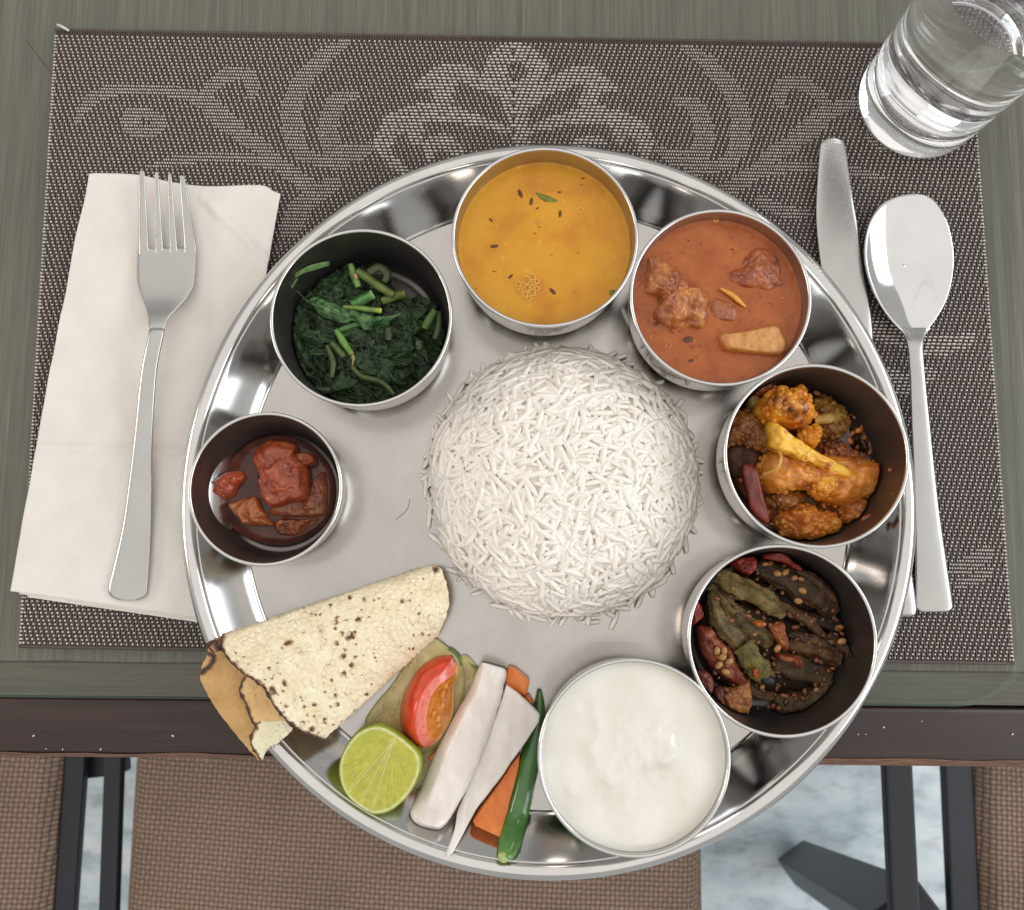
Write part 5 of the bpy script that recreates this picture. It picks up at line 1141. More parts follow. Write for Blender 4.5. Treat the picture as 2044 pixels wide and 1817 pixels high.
def papad_sheet(name, Lc, Rc, zf, nu, nv, b1, b2, char_left=True, blister=0.0011, edges=None, jag=0.0, char_all=None):
    blister *= 1.05
    Lc, Rc = cur(Lc), cur(Rc)
    LA = np.array(Lc)
    CA = np.array(cur(char_all)) if char_all else None
    V, Fc, C = [], [], []
    for j in range(nv + 1):
        v_ = j / nv
        for i in range(nu + 1):
            u = i / nu
            lx, ly = at_curve(Lc, v_); rx, ry = at_curve(Rc, v_)
            x = lx + (rx - lx) * u; y = ly + (ry - ly) * u
            ed = min(v_, 1 - v_, 1)
            if jag:
                k_ = max(0, 1 - min(v_, 1 - v_) * 14)
                y += jag * k_ * noise.noise(Vector((x * 0.045, y * 0.045, 1)))
            if u < 0.03: x += 7 * noise.noise(Vector((x * 0.05, y * 0.05, 5))); y += 7 * noise.noise(Vector((x * 0.05, y * 0.05, 15)))
            z = zf(u, v_)
            if blister:
                d_ = noise.voronoi(Vector((x, y, 0)) * 0.025)[0][0]; d2 = noise.voronoi(Vector((x + 500, y, 0)) * 0.05)[0][0]
                z += blister * (max(0, 1 - d_ * 1.8) ** 1.4) + 0.45 * blister * max(0, 1 - d2 * 1.9) + 0.0008 * noise.noise(Vector((x, y, 0)) * 0.009)
            V.append(papc(x, y, z))
            dl = None
            if char_left: dl = float(np.sqrt(((LA[:, 0] - x) ** 2 + (LA[:, 1] - y) ** 2).min())) if u < 0.2 else None
            if CA is not None:
                d3 = float(np.sqrt(((CA[:, 0] - x) ** 2 + (CA[:, 1] - y) ** 2).min())); dl = d3 if dl is None else min(dl, d3)
            C.append(pap_col(x, y, z, dl, b1, b2))
    for j in range(nv):
        for i in range(nu):
            a = j * (nu + 1) + i; Fc.append([a, a + 1, a + nu + 2, a + nu + 1])
    o = mesh_obj(name, V, Fc, M['papad'], papad, cols=C); solidify(o, 0.0009, -1 if name != 'x' else 0); return o
cr1, cr2 = S(236, 217, 182), S(246, 233, 204); tn1, tn2 = S(190, 146, 88), S(212, 172, 112)
def z_outer(u, v_):
    arch = math.sin(PI * min(1, v_ * 0.86 + 0.10))
    a_ = 0.0285 - 0.0195 * u; h_ = 0.0120 - 0.0010 * u
    b_ = 0.0255 - 0.0165 * min(1, u * 1.6)
    zz = (a_ * (1 - v_) + b_ * v_) + h_ * arch
    if v_ < 0.05: zz -= 0.007 * (1 - v_ / 0.05) ** 2
    return zz
papad_sheet('outer_layer', [(240, 605), (240, 700), (300, 800), (420, 900), (540, 985), (640, 1150), (760, 1270), (880, 1340), (985, 1372)],
            [(1720, 110), (1850, 100), (1905, 210), (1925, 310), (1920, 400), (1880, 500), (1838, 590)], z_outer, 250, 130, cr1, cr2, jag=16)
papad_sheet('inner_layer', [(135, 650), (140, 740), (82, 880), (120, 1000), (200, 1140), (350, 1330), (480, 1480), (520, 1515)],
            [(700, 640), (800, 760), (900, 900), (860, 1050), (780, 1200), (640, 1330), (560, 1460)], lambda u, v_: 0.0235 + 0.004 * u - 0.0005 * v_ + 0.0018 * math.sin(PI * v_) * (1 - u), 70, 90, tn1, tn2, char_left=False, blister=0.0003, char_all=[(150, 740), (185, 760), (170, 810), (95, 875)])
papad_sheet('middle_layer', [(412, 905), (372, 1010), (420, 1120), (490, 1265), (640, 1190)], [(700, 900), (720, 980), (760, 1080), (780, 1180), (790, 1230)],
            lambda u, v_: 0.0285 + 0.002 * u, 60, 60, S(214, 172, 112), S(230, 196, 140), blister=0.0006)
papad_sheet('turned_corner', [(495, 1275), (455, 1350), (455, 1420), (500, 1490), (520, 1515)], [(660, 1185), (720, 1240), (765, 1295), (690, 1370), (600, 1420), (545, 1510)],
            lambda u, v_: 0.0290 + 0.0008 * math.sin(PI * v_), 50, 60, S(226, 216, 182), S(238, 230, 202), blister=0.0006, jag=10)
papad_sheet('curled_corner', [(132, 655), (150, 690), (190, 720)], [(240, 605), (250, 660), (235, 715)], lambda u, v_: 0.0315 + 0.002 * math.sin(PI * u), 24, 20, S(176, 116, 76), S(200, 146, 100), blister=0.0006, char_all=[(140, 690), (190, 640), (215, 700)])

# ================================================================== SALAD
TPR = [(0.1403, 0.0030), (0.1424, 0.0043), (0.1450, 0.0072), (0.1490, 0.0118), (0.1528, 0.0160), (0.1568, 0.0200), (0.1604, 0.0223)]
def lift(x, y):
    r = math.hypot(x - TC.x, y - TC.y) / 1.0115
    if r <= TPR[0][0]: return 0.0
    for (r0, z0), (r1, z1) in zip(TPR, TPR[1:]):
        if r <= r1: return z0 + (z1 - z0) * (r - r0) / (r1 - r0) - TZ
    return TPR[-1][1] - TZ
def lifted(V, w=1.0): return [(v[0], v[1], v[2] + w * lift(v[0], v[1])) for v in V]
M['cucumber'] = vfood('cucumber_flesh', 0.25, 0.2, 250, 0.5, (0.006, 0.005, 0.002), coat=0.3)
M['cseed'] = plain('cucumber_seed', S(186, 172, 112), S(206, 192, 140), 400, 0.35, sss=0.2)
M['rindg'] = plain('cucumber_skin', S(86, 112, 50), S(120, 140, 66), 300, 0.4)
def cuc(poly, z0, z1, lab, seeds, rim):
    out = [(q.x, q.y) for q in catmull([salc(x, y, z1) for x, y in poly], 72, True)]
    n = len(out); cx = sum(p[0] for p in out) / n; cy_ = sum(p[1] for p in out) / n
    V, Fc, C = [(cx, cy_, z1)], [], [S(200, 180, 118)]
    for k in range(1, 13):
        t_ = k / 12
        for x, y in out:
            V.append((cx + (x - cx) * t_, cy_ + (y - cy_) * t_, z1 + 0.0003 * fbm(Vector((x * t_, y * t_, 0)) * 200, 2) - (0.0004 if k == 12 else 0)))
            C.append(mix(mix(S(188, 166, 100), S(212, 194, 136), 0.5 + fbm(Vector((cx + (x - cx) * t_, cy_ + (y - cy_) * t_, 0)) * 110, 3)), S(190, 190, 130), max(0, t_ - 0.8) * 3))
    for x, y in out: V.append((x, y, z0)); C.append(S(130, 140, 76))
    for i in range(n):
        i2 = (i + 1) % n; Fc.append([0, 1 + i, 1 + i2])
        for k in range(12): Fc.append([1 + k * n + i, 1 + (k + 1) * n + i, 1 + (k + 1) * n + i2, 1 + k * n + i2])
    Fc.append([1 + 12 * n + i for i in range(n)][::-1])
    o = mesh_obj('cucumber_slice', V, Fc, M['cucumber'], cols=C); tag(o, lab, 'cucumber')
    for x, y, a_ in seeds:
        c = salc(x, y, z1); V, Fc = ball((c.x, c.y, z1 + 0.0001), 0.0016, 0.0007, 0.0004, 10, 6, a_); mesh_obj('seed', V, Fc, M['cseed'], o)
    if rim:
        V, Fc, _ = tube([salc(x, y, z1 - 0.0008) for x, y in rim], [0.0007] * 2, 6, 1.2); mesh_obj('skin', V, Fc, M['rindg'], o)
cuc([(1075, 205), (1215, 300), (1260, 480), (1150, 800), (1000, 1000), (900, 1200), (745, 1245), (700, 1170), (800, 900), (900, 600)], TZ + 0.0004, 0.0062, 'cucumber slice peeping out between the tomato wedge and the radish stick',
    [(1130, 375, 0.3), (1150, 500, 1.2), (1130, 440, 0.2), (1090, 560, 0.9), (1060, 640, 1.2)], [(1060, 205), (1140, 250), (1220, 305)])
cuc([(860, 62), (960, 125), (1070, 215), (1110, 420), (1060, 700), (960, 880), (760, 960), (560, 880), (335, 745), (400, 590), (520, 450), (640, 270), (760, 120)], 0.0040, 0.0082, 'yellowish green cucumber slice between the papad and the tomato wedge',
    [(560, 460, 1.2), (600, 385, 0.9), (690, 270, 0.8), (490, 590, 1.3), (545, 650, 1.2), (460, 640, 1.0), (520, 740, 0.3), (590, 560, 1.4), (640, 330, 0.6), (700, 190, 0.5), (760, 230, 0.7), (430, 700, 0.9), (1010, 560, 0.8), (570, 600, 1.0)], [(985, 145), (1040, 185), (1075, 235), (1085, 275)])
# tomato wedge
M['tomato'] = vfood('tomato', 0.18, 0.06, 260, 0.35, (0.005, 0.0014, 0.0006), coat=0.4)
oL = cur([(1000, 193), (900, 205), (770, 285), (685, 400), (628, 520), (606, 640), (615, 760), (655, 845), (730, 905), (800, 925)], 60)
oM = cur([(1020, 215), (955, 320), (860, 395), (800, 480), (757, 570), (735, 680), (735, 780), (755, 850), (785, 905), (805, 925)], 60)
oC = cur([(1035, 240), (985, 375), (915, 430), (860, 510), (828, 600), (813, 690), (820, 760), (835, 830), (820, 890), (810, 925)], 60)
oR = cur([(1045, 235), (1066, 290), (1052, 380), (1030, 440), (1026, 540), (1018, 650), (985, 740), (930, 830), (870, 900), (815, 926)], 60)
def tom(u, v_):
    tip = max(0.0, math.sin(PI * min(1, max(0, u)))) ** 0.5
    zL, zM, zC, zR = 0.009, 0.010 + 0.0155 * tip, 0.010 + 0.0145 * tip, 0.0095 + 0.006 * tip
    Lp, Mp, Cp, Rp = (at_curve(c, u) for c in (oL, oM, oC, oR))
    cav = max(0, math.sin(PI * min(1, max(0, (u - 0.14) / 0.66)))) if 0.14 < u < 0.80 else 0
    if v_ < 0.5:
        s_ = v_ / 0.5; x = Lp[0] + (Mp[0] - Lp[0]) * s_; y = Lp[1] + (Mp[1] - Lp[1]) * s_; z = zL + (zM - zL) * math.sin(s_ * PI / 2) ** 0.9
    elif v_ < 0.68:
        s_ = (v_ - 0.5) / 0.18; x = Mp[0] + (Cp[0] - Mp[0]) * s_; y = Mp[1] + (Cp[1] - Mp[1]) * s_; z = zM + (zC - zM) * s_ - 0.0008 * math.sin(PI * s_) * 0
    else:
        s_ = (v_ - 0.68) / 0.32; x = Cp[0] + (Rp[0] - Cp[0]) * s_; y = Cp[1] + (Rp[1] - Cp[1]) * s_
        dip = 0.0068 * cav ** 0.6 * math.sin(PI * min(1, s_ * 1.02)) ** 0.45 if s_ < 0.98 else 0
        z = zC + (zR - zC) * s_ - dip + 0.0022 * cav * max(0, noise.noise(Vector((x, y, 0)) * 0.014) + 0.2) * math.sin(PI * s_)
    return salc(x, y, z)
def tomc(u, v_):
    x, y = at_curve(oM, u); n_ = noise.noise(Vector((u * 14, v_ * 10, 3))); n2 = noise.noise(Vector((u * 30, v_ * 22, 8)))
    red = mix(S(210, 54, 30), S(228, 84, 52), 0.5 + n_ * 0.6); pink = mix(S(222, 98, 82), S(232, 140, 118), 0.5 + n2 * 0.8)
    if v_ < 0.46: return red
    if v_ < 0.52: return mix(red, pink, (v_ - 0.46) / 0.06)
    if v_ < 0.66 or not 0.14 < u < 0.82: return mix(pink, S(228, 170, 110), max(0, v_ - 0.85) * 5) if v_ < 0.9 else S(216, 156, 90)
    s_ = (v_ - 0.66) / 0.34
    gelc = mix(S(204, 108, 30), S(222, 150, 62), 0.5 + n_ * 1.0)
    return mix(mix(pink, gelc, min(1, s_ * 6)), S(224, 180, 100), max(0, s_ - 0.78) * 5)
V, Fc, C = grid(tom, 70, 60, tomc)
n0 = len(V); 
for i in range(71):
    q = Vector(tom(i / 70, 1.0)); V.append((q.x - 0.001, q.y, 0.0085)); C.append(S(216, 120, 70))
for i in range(70): Fc.append([60 * 71 + i, 60 * 71 + i + 1, n0 + i + 1, n0 + i])
n1_ = len(V)
for i in range(71):
    q = Vector(tom(i / 70, 0.0)); V.append((q.x + 0.0008, q.y, 0.0083)); C.append(S(200, 60, 40))
for i in range(70): Fc.append([i + 1, i, n1_ + i, n1_ + i + 1]); Fc.append([n1_ + i, n1_ + i + 1, n0 + i + 1, n0 + i][::-1])
tw = mesh_obj('tomato_wedge', V, Fc, M['tomato'], cols=C); tag(tw, 'shiny red tomato wedge lying on the cucumber with its seed chamber up', 'tomato')
M['tseed'] = plain('tomato_gel', S(214, 130, 46), S(232, 168, 84), 300, 0.12, sss=0.4)
for u, v_, l, a_ in [(0.36, 0.84, 0.0020, 1.3), (0.28, 0.84, 0.0018, 0.9), (0.47, 0.86, 0.0019, 1.5), (0.58, 0.82, 0.0021, 1.1), (0.66, 0.84, 0.0017, 0.6), (0.52, 0.76, 0.0017, 1.2)]:
    q = Vector(tom(u, v_)); V, Fc = ball(tuple(q), l, l * 0.6, l * 0.5, 12, 8, a_); mesh_obj('seed', V, Fc, M['tseed'], tw)
V, Fc = ball(tuple(salc(738, 838, 0.0205)), 0.0007, 0.0007, 0.0004, 8, 6); mesh_obj('water_drop', V, Fc, M['chip'], tw)
# radish
M['radish'] = plain('white_radish', S(224, 213, 205), S(241, 234, 228), 130, 0.36, 0.4, 0.0005, sss=0.5, rad=(0.006, 0.005, 0.0045), bscale=420, stretch=(1.6, 0.7, 1), coat=0.35)
def sal_slab(name, poly, z0, z1, bev, mat, lab, cat, zf=None, sm=True, rnd=3, deg=40, seg=60):
    pts = [salc(x, y, (z0 + z1 * 2) / 3) for x, y in poly]
    pp = catmull(pts, seg, True) if sm else resample(pts, seg)
    V, Fc = slab([(q.x, q.y) for q in pp], z0, z1, bev, zf, rnd); V = [(x + 0.00025 * noise.noise(Vector((x, y, z)) * 160), y + 0.00025 * noise.noise(Vector((y, z, x)) * 160), z + 0.0003 * noise.noise(Vector((x, y, 0)) * 130)) for x, y, z in V]
    V = lifted(V, 0.85); o = mesh_obj(name, V, Fc, mat); tag(o, lab, cat); return sharp(o, deg)
rl = cur([(1240, 252), (1205, 330), (1130, 500), (1000, 720), (845, 1040), (765, 1240), (705, 1375), (735, 1440), (800, 1478)], 64); rr_ = cur([(1262, 252), (1350, 275), (1437, 312), (1425, 420), (1398, 550), (1300, 850), (1180, 1150), (1045, 1395), (950, 1498), (870, 1496)], 64)
V, Fc = [], []
sec = [(0.0, 0.0068), (0.0, 0.0120), (0.06, 0.0152), (0.24, 0.0190), (0.30, 0.0199), (0.38, 0.0203), (0.6, 0.0205), (0.84, 0.0203), (0.94, 0.0196), (0.99, 0.0175), (1.0, 0.0135), (1.0, 0.0068)]
NS = 70
for i in range(NS + 1):
    u = i / NS; lp_ = at_curve(rl, u); rp_ = at_curve(rr_, u); e_ = min(1.0, u * 26 + 0.55, (1 - u) * 26 + 0.55)
    for s_, z in sec:
        x, y = lp_[0] + (rp_[0] - lp_[0]) * s_, lp_[1] + (rp_[1] - lp_[1]) * s_
        q = salc(x, y, 0.0068 + (z - 0.0068) * e_); k_ = 0.0003 * fbm(Vector((x, y, 0)) * 0.02, 3); V.append((q.x + k_, q.y, q.z + k_))
m_ = len(sec)
for i in range(NS):
    for k in range(m_): Fc.append([i * m_ + k, i * m_ + (k + 1) % m_, (i + 1) * m_ + (k + 1) % m_, (i + 1) * m_ + k][::-1])
Fc.append(list(range(m_))); Fc.append([NS * m_ + k for k in range(m_)][::-1])
V = lifted(V, 0.8); tag(sharp(mesh_obj('radish_stick', V, Fc, M['radish']), 50), 'thick white radish stick lying between the tomato and the flat radish slice', 'radish')
sal_slab('radish_slice', [(1440, 425), (1520, 480), (1640, 590), (1700, 655), (1690, 715), (1600, 860), (1480, 1025), (1380, 1170), (1200, 1400), (1110, 1550), (1040, 1655), (1000, 1682), (985, 1660), (1040, 1530), (1060, 1410), (1110, 1290), (1180, 1100), (1290, 850), (1390, 580)], 0.0125, 0.0175, 0.0008, M['radish'],
         'flat pointed white radish slice resting on the carrot and the chili', 'radish', sm=False, zf=lambda x, y: 0.06 * (y - salc(1300, 1000, 0.015).y) * 0.4, seg=90)
M['carrot'] = plain('carrot_flesh', S(226, 112, 30), S(246, 146, 58), 150, 0.32, 0.4, 0.0004, sss=0.35, rad=(0.005, 0.002, 0.0008), bscale=600, stretch=(2.0, 0.6, 1), coat=0.3)
sal_slab('carrot_stick', [(1438, 330), (1462, 285), (1515, 300), (1622, 392), (1592, 515), (1530, 480), (1440, 430)], 0.0045, 0.0120, 0.0008, M['carrot'], 'orange carrot piece at the top between the two radishes', 'carrot', sm=False)
sal_slab('carrot_chip', [(1572, 512), (1620, 508), (1648, 555), (1632, 572)], 0.0045, 0.0100, 0.0006, M['carrot'], 'tiny orange carrot corner beside the tip of the green chili', 'carrot', sm=False, seg=16)
sal_slab('carrot_stick', [(1182, 1457), (1350, 1225), (1475, 1045), (1545, 955), (1540, 1040), (1450, 1400), (1392, 1566), (1300, 1530), (1205, 1488)], TZ + 0.0002, 0.0118, 0.0005, M['carrot'], 'orange carrot stick between the flat radish slice and the green chili', 'carrot', sm=False, rnd=2)
sal_slab('carrot_chip', [(838, 985), (905, 930), (960, 900), (930, 1010), (840, 1022)], 0.0064, 0.0105, 0.0008, M['carrot'], 'small orange carrot corner showing between the tomato and the radish stick', 'carrot', sm=False, seg=16)
# chili
M['chili'] = vfood('green_chili', 0.14, 0.06, 250, 0.15, (0.001, 0.003, 0.0006), coat=0.5)
V, Fc, C = tube([salc(1698, 470, 0.006), salc(1700, 600, 0.007), salc(1680, 740, 0.0075), salc(1640, 950, 0.008), salc(1590, 1150, 0.008), salc(1535, 1380, 0.008), salc(1470, 1580, 0.009), salc(1425, 1690, 0.0105)], [0.0009, 0.0024, 0.0034, 0.0044, 0.0050, 0.0052, 0.0052, 0.0030], 20, 0.95, nz=0.05,
                 colf=lambda q, t, a: mix(mix(S(46, 92, 46), S(84, 138, 62), 0.2 + t * 0.7 + 0.4 * noise.noise(q * 120)), S(104, 156, 62), max(0, t - 0.86) * 5), steps=48)
V = lifted(V, 0.9); chl = mesh_obj('green_chili', V, Fc, M['chili'], cols=C); tag(chl, 'glossy dark green chili lying between the carrot and the curd bowl', 'chili')
c = salc(1418, 1692, 0.0108); c.z += 0.9 * lift(c.x, c.y); V, Fc = ball(tuple(c), 0.0026, 0.0024, 0.0020, 12, 8, -0.5); mesh_obj('stem_end', V, Fc, plain('chili_stem', S(150, 170, 96), S(184, 196, 130), 300, 0.5), chl)
# lime half
M['lrind'] = plain('lime_rind', S(126, 146, 36), S(160, 172, 58), 240, 0.35, 0.5, 0.0004, bscale=900)
M['lime'] = vfood('lime_pulp', 0.22, 0.35, 420, 0.5, (0.004, 0.004, 0.001), coat=0.4, dist=0.0004)
LZ = 0.0225; lpoly = [(128, 1110), (142, 1000), (190, 895), (270, 800), (370, 750), (465, 746), (560, 790), (680, 880), (752, 955), (774, 1035), (760, 1130), (700, 1255), (620, 1350), (520, 1420), (400, 1442), (300, 1392), (205, 1312), (152, 1225)]
lo = catmull([salc(x, y, LZ) for x, y in lpoly], 144, True); n = len(lo); lcx = sum(q.x for q in lo) / n; lcy = sum(q.y for q in lo) / n
lime = thing('lime_half', 'juicy yellow green half lime, cut face up, beside the tray wall', 'lime', (lcx, lcy, TZ))
V, Fc = [], []
for s_, z in [(0.955, LZ + 0.0001), (0.985, LZ + 0.0002), (1.0, LZ - 0.0006), (1.015, LZ - 0.003), (0.99, LZ - 0.007), (0.90, LZ - 0.012), (0.72, LZ - 0.016), (0.45, LZ - 0.0185), (0.05, LZ - 0.0193)]:
    for q in lo: V.append((lcx + (q.x - lcx) * s_, lcy + (q.y - lcy) * s_, z))
for k in range(8):
    for i in range(n): Fc.append([k * n + i, (k + 1) * n + i, (k + 1) * n + (i + 1) % n, k * n + (i + 1) % n])
mesh_obj('rind', V, Fc, M['lrind'], lime)
hub = salc(556, 862, LZ); mem = [salc(225, 1245, LZ), salc(315, 1315, LZ), salc(388, 1405, LZ)]
V, Fc, C = [], [], []
K = 44
for k in range(K + 1):
    t_ = k / K * 0.962
    for q in lo:
        x, y = lcx + (q.x - lcx) * t_, lcy + (q.y - lcy) * t_
        dm = 1
        for e in mem:
            dd = (Vector((e.x, e.y)) - Vector((hub.x, hub.y))); L = dd.length; dd /= L; r_ = Vector((x - hub.x, y - hub.y)); s_ = r_.dot(dd)
            if 0 < s_ < L * 1.1: dm = min(dm, abs(r_.x * dd.y - r_.y * dd.x))
        dh = math.hypot(x - hub.x, y - hub.y); ang_ = math.atan2(y - hub.y, x - hub.x)
        ves = noise.noise(Vector((ang_ * 22, dh * 160, 1)))
        c = mix(S(172, 172, 44), S(196, 192, 74), 0.5 + 0.6 * ves + 0.5 * noise.noise(Vector((ang_ * 40, dh * 420, 5))))
        c = mix(c, S(222, 218, 136), max(0, 1 - dm / 0.0005)); pith = max(0, (t_ - 0.885) / 0.045); c = mix(c, S(228, 226, 164), pith); c = mix(c, S(212, 212, 120), max(0, (t_ - 0.94) * 30))
        c = mix(c, S(232, 226, 176), max(0, 1 - dh / 0.0016) * 0.8)
        V.append((x, y, LZ + 0.0002 + (0.0004 * (1 - min(1, pith)) * (1 if dm > 0.0003 else 0.1)) + 0.00012 * ves)); C.append(c)
for k in range(K):
    for i in range(n): Fc.append([k * n + i, (k + 1) * n + i, (k + 1) * n + (i + 1) % n, k * n + (i + 1) % n])
mesh_obj('pulp', V, Fc, M['lime'], lime, cols=C)
M['membrane'] = plain('lime_membrane', S(214, 210, 120), S(230, 226, 160), 300, 0.3, sss=0.2)
for e in mem:
    V, Fc, _ = tube([(hub.x, hub.y, LZ + 0.0005), (e.x, e.y, LZ + 0.0005)], [0.00025, 0.00016], 6, 0.8); mesh_obj('membrane', V, Fc, M['membrane'], lime)

# ================================================================== NAPKIN AND CUTLERY
t = NT('tissue_paper'); v = t.coord(); n1 = t.noise(v, 60, 5); n2 = t.noise(v, 900, 3)
t.l(t.ramp(n1, [(0.3, S(226, 219, 212)), (0.7, S(234, 228, 222))]), t.b.inputs['Base Color']); t.set(Roughness=0.9, Subsurface_Weight=0.1, Subsurface_Radius=(0.003, 0.003, 0.003))
t.l(t.bump(n2, 0.0003, 0.4, t.bump(n1, 0.0025, 0.5)), t.b.inputs['Normal']); M['paper'] = t.m
npk = thing('paper_napkin', 'folded white paper napkin lying under the fork at the left of the tray', 'napkin', tuple(P(290, 780, MZ)))
def napkin_layer(name, TL, TR, BL, BR_, z, topw, seed, crease=None):
    tl = cur(topw, 60)
    def f(u, v_):
        tx, ty = at_curve(tl, u); bx = BL[0] + (BR_[0] - BL[0]) * u; by = BL[1] + (BR_[1] - BL[1]) * u
        x = tx + (bx - tx) * v_; y = ty + (by - ty) * v_
        if u < 0.02: x += -3 * math.sin(v_ * PI) + 3 * noise.noise(Vector((v_ * 9, seed, 0)))
        zz = z + 0.0006 * noise.noise(Vector((u * 3, v_ * 5, seed))) + 0.0005 * noise.noise(Vector((u * 9, v_ * 14, seed))) + 0.0005 * abs(noise.noise(Vector((u * 4 + v_ * 5, v_ * 3 - u * 2, seed + 9))))
        if crease:
            (ax, ay), (ex, ey) = crease; L = math.hypot(ex - ax, ey - ay); s_ = ((x - ax) * (ex - ax) + (y - ay) * (ey - ay)) / L; d = abs((x - ax) * (ey - ay) - (y - ay) * (ex - ax)) / L
            if 0 < s_ < L: zz += 0.0016 * math.exp(-(d / 8) ** 2) * min(1, s_ / 30, (L - s_) / 30 + 0.2)
        dc = abs(y - (893 + (x - 90) * 0.03)); zz -= 0.0014 * math.exp(-(dc / 9) ** 2)
        return P(x, y, max(zz, MZ + 0.0006))
    V, Fc, _ = grid(f, 130, 220); return solidify(mesh_obj(name, V, Fc, M['paper'], npk), 0.0007, -1)
napkin_layer('bottom_sheet', (182, 352), (556, 392), (56, 1192), (420, 1246), 0.0022, [(200, 360), (300, 372), (430, 382), (540, 388), (556, 400)], 4)
napkin_layer('middle_sheet', (180, 350), (558, 390), (40, 1186), (416, 1240), 0.0033, [(184, 352), (270, 358), (380, 376), (520, 378), (556, 394)], 2)
napkin_layer('top_sheet', (178, 348), (560, 388), (22, 1180), (412, 1235), 0.0044, [(178, 348), (200, 347), (275, 350), (330, 362), (385, 371), (430, 373), (520, 371), (545, 382), (560, 388)], 1, ((395, 385), (560, 545)))
def loft(sections, n=12, top=0.45, bot=0.25, dish=0.0):
    """sections: (y, xleft, xright, z, thick) in picture frame at their own height"""
    V, Fc = [], []
    for y, xl, xr, z, th, *sl in sections:
        y1, y2 = (y, y) if not sl else (y - sl[0], y + sl[0])
        a_ = P(xl, y1, z); b_ = P(xr, y2, z)
        for k in range(n):
            s_ = k / n * 2
            if s_ <= 1: u = s_; zz = th * (math.sin(PI * u) ** 0.55) - dish * math.sin(PI * u)
            else: u = 2 - s_; zz = -th * 0.6 * (math.sin(PI * u) ** 0.55) - dish * math.sin(PI * u)
            q = a_.lerp(b_, 0.5 - 0.5 * math.cos(PI * u)); V.append((q.x, q.y, z + zz))
    m = len(sections)
    for i in range(m - 1):
        for k in range(n): Fc.append([i * n + k, (i + 1) * n + k, (i + 1) * n + (k + 1) % n, i * n + (k + 1) % n])
    Fc.append([k for k in range(n)]); Fc.append([(m - 1) * n + k for k in range(n)][::-1])
    return V, Fc
def smooth_sections(sec, per=6):
    q = []
    for j in range(len(sec[0])):
        vals = [s[j] for s in sec]
        q.append([p.x for p in catmull([(v_, 0, 0) for v_ in vals], per * (len(sec) - 1))])
    return list(zip(*q))
fork = thing('fork', 'satin steel fork with four tines lying on the white napkin', 'fork', tuple(P(290, 780, 0.006)))
V, Fc = loft(smooth_sections([(640, 300, 330, 0.0140, 0.0006), (655, 298, 330, 0.0154, 0.0011), (672, 296, 327, 0.0162, 0.0014), (749, 281, 313, 0.0150, 0.0014), (889, 266, 305, 0.0105, 0.0013), (1039, 246, 304, 0.0078, 0.0012), (1130, 226, 299, 0.0068, 0.0011), (1172, 216, 295.5, 0.0066, 0.0011), (1190, 221, 291, 0.0066, 0.0010), (1198, 238, 276, 0.0066, 0.0007)]), 20)
mesh_obj('handle', V, Fc, M['cutlery'], fork)
V, Fc = loft(smooth_sections([(496, 276, 391, 0.0085, 0.0008), (512, 274, 391.5, 0.0084, 0.0009), (540, 273, 391, 0.0086, 0.0009), (570, 275, 387, 0.0094, 0.0010), (595, 283, 374, 0.0108, 0.0010), (615, 291, 356, 0.0124, 0.0011), (632, 296, 340, 0.0142, 0.0012), (652, 297, 331, 0.0157, 0.0012), (664, 297.5, 328, 0.0158, 0.0009)]), 24, dish=0.0004)
mesh_obj('head', V, Fc, M['cutlery'], fork)
for xa, xb, xc, xd, yt in [(278, 289, 277, 297, 345), (309, 316.5, 310, 325.5, 347), (335.5, 343, 338.5, 353.5, 350), (359, 369, 367, 391, 354)]:
    V, Fc = loft(smooth_sections([(yt, xa + 3, xb - 3, 0.0128, 0.0004), (yt + 3, xa, xb, 0.0126, 0.0006), (420, (xa + xc) / 2 - 0.5, (xb + xd) / 2, 0.0100, 0.0007), (485, xc, xd, 0.0087, 0.0008), (506, xc, xd, 0.0083, 0.0007), (522, xc + 2, xd - 2, 0.0078, 0.0005)], 8), 14)
    mesh_obj('tine', V, Fc, M['cutlery'], fork)
knife = thing('table_knife', 'satin steel table knife half hidden under the right rim of the tray', 'knife', tuple(P(1720, 700, MZ)))
V, Fc = loft(smooth_sections([(277, 1652, 1672, 0.0058, 0.0003), (283, 1642, 1682, 0.0058, 0.0005), (300, 1636, 1689, 0.0058, 0.0007), (400, 1629, 1703, 0.0056, 0.0007), (460, 1630, 1714, 0.0055, 0.0007), (533, 1638, 1726, 0.0055, 0.0008), (600, 1652, 1737, 0.0055, 0.0010), (660, 1674, 1742, 0.0056, 0.0014), (720, 1700, 1744, 0.0058, 0.0020)]), 22)
mesh_obj('blade', V, Fc, M['cutlery'], knife)
V, Fc = loft(smooth_sections([(715, 1700, 1744, 0.0058, 0.0021), (800, 1716, 1752, 0.0055, 0.0024), (950, 1738, 1780, 0.0052, 0.0026), (1100, 1760, 1812, 0.0050, 0.0026), (1200, 1776, 1827, 0.0048, 0.0022), (1224, 1782, 1828, 0.0048, 0.0016), (1231, 1794, 1820, 0.0048, 0.0008)]), 20)
mesh_obj('handle', V, Fc, M['cutlery'], knife)
spoon = thing('dessert_spoon', 'polished steel spoon with a mirror bright bowl right of the tray', 'spoon', tuple(P(1835, 800, MZ)))
sp_out = [(1830, 388), (1862, 400), (1888, 440), (1902, 500), (1900, 555), (1886, 605), (1862, 645), (1838, 672), (1815, 674), (1785, 650), (1752, 605), (1730, 550), (1724, 500), (1732, 450), (1755, 412), (1790, 393)]
so = catmull([P(x, y, 0.0085) for x, y in sp_out], 96, True); sn = len(so); scx = P(1812, 525, 0.0085).x; scy = P(1812, 525, 0.0085).y
V, Fc = [], []
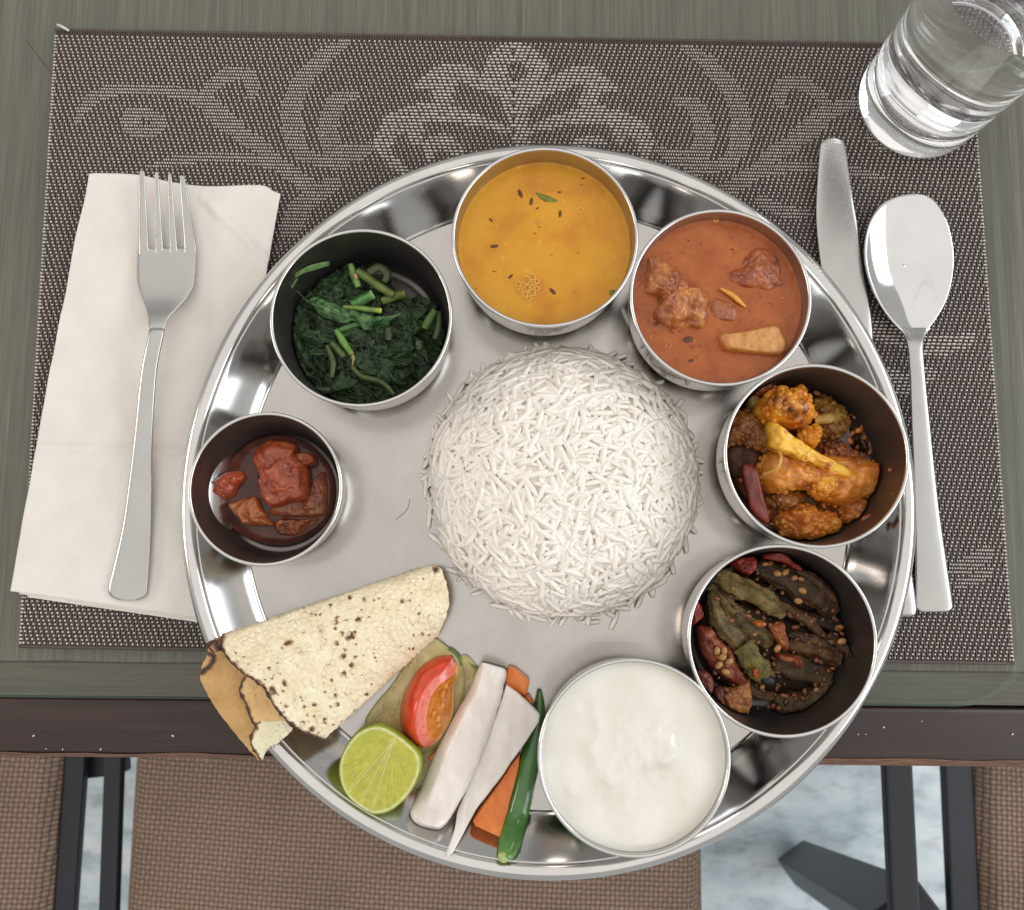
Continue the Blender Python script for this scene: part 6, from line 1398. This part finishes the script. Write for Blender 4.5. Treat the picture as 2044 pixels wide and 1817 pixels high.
for k in range(26):
    t_ = k / 25
    for q in so:
        x, y = scx + (q.x - scx) * t_, scy + (q.y - scy) * t_
        V.append((x, y, 0.0032 + 0.0056 * t_ ** 2.2))
for k in range(25):
    for i in range(sn): Fc.append([k * sn + i, (k + 1) * sn + i, (k + 1) * sn + (i + 1) % sn, k * sn + (i + 1) % sn])
solidify(mesh_obj('spoon_bowl', V, Fc, M['spoon'], spoon), 0.0009, -1)
V, Fc = loft(smooth_sections([(655, 1792, 1860, 0.0086, 0.0006), (668, 1803, 1848, 0.0096, 0.0010), (690, 1810, 1842, 0.0115, 0.0013), (740, 1815, 1845, 0.0125, 0.0013), (839, 1818, 1855, 0.0105, 0.0012), (1006, 1824, 1873, 0.0068, 0.0012), (1120, 1826, 1889, 0.0054, 0.0012), (1200, 1827, 1901, 0.0048, 0.0012), (1214, 1829, 1901, 0.0048, 0.0011), (1221, 1836, 1894, 0.0048, 0.0007)]), 20)
mesh_obj('handle', V, Fc, M['cutlery'], spoon)

# ================================================================== GLASS OF WATER
t = NT('drinking_glass_material'); t.b.inputs['Base Color'].default_value = (1, 1, 1, 1); t.set(Roughness=0.0, IOR=1.5, Transmission_Weight=1.0); M['glass'] = t.m
t = NT('water_material'); t.b.inputs['Base Color'].default_value = (1, 1, 1, 1); t.set(Roughness=0.0, IOR=1.33, Transmission_Weight=1.0); M['water'] = t.m
gc = P(1833, 204, 0.002); GB = 0.0018; gcen = (gc.x, gc.y, GB)
outp = [(0.0, 0.0012), (0.020, 0.0010), (0.0255, 0.0), (0.0288, 0.0002), (0.0303, 0.0016), (0.0308, 0.004), (0.0312, 0.02), (0.0322, 0.06), (0.0334, 0.10), (0.0341, 0.128)]
inp = [(0.0332, 0.1285), (0.0325, 0.128), (0.0318, 0.10), (0.0304, 0.06), (0.0292, 0.03), (0.0286, 0.022), (0.0270, 0.0186), (0.022, 0.0172), (0.0, 0.0166)]
glass = thing('drinking_glass', 'tall clear thick bottomed water glass at the upper right corner of the mat', 'glass', gcen)
V, Fc = lathe(outp + inp, 128, gcen); sharp(mesh_obj('tumbler', V, Fc, M['glass'], glass), 50)
wl = 0.0945; wp = [(0.0, 0.0164), (0.022, 0.0170), (0.0272, 0.0184), (0.0288, 0.0220), (0.0294, 0.03), (0.0306, 0.06), (0.0318, wl), (0.0300, wl), (0.0, wl)]
V, Fc = lathe(wp, 128, gcen); tag(sharp(mesh_obj('water', V, Fc, M['water'], loc=(gcen[0], gcen[1], GB + 0.0164)), 25), 'still clear water filling most of the drinking glass', 'water')
t = NT('air_bubble_film'); t.set(Base_Color=(0.9, 0.92, 0.95, 1), Roughness=0.03, Alpha=0.12); M['airfilm'] = t.m
for k, (px, py, r_) in enumerate([(1988, 52, 0.0013), (2000, 60, 0.0022), (1999, 44, 0.0010), (2014, 62, 0.0012)]):
    q = P(px, py, GB + wl); V, Fc = ball(tuple(q), r_, r_, r_ * 0.6, 14, 6, half=True)
    o = mesh_obj('bubble', V, Fc, M['airfilm']); tag(o, ('lower left small air bubble of the cluster', 'largest air bubble', 'smallest air bubble', 'right hand air bubble of the cluster')[k] + ' at the water edge in the glass', 'bubble', 'air bubbles on the water')
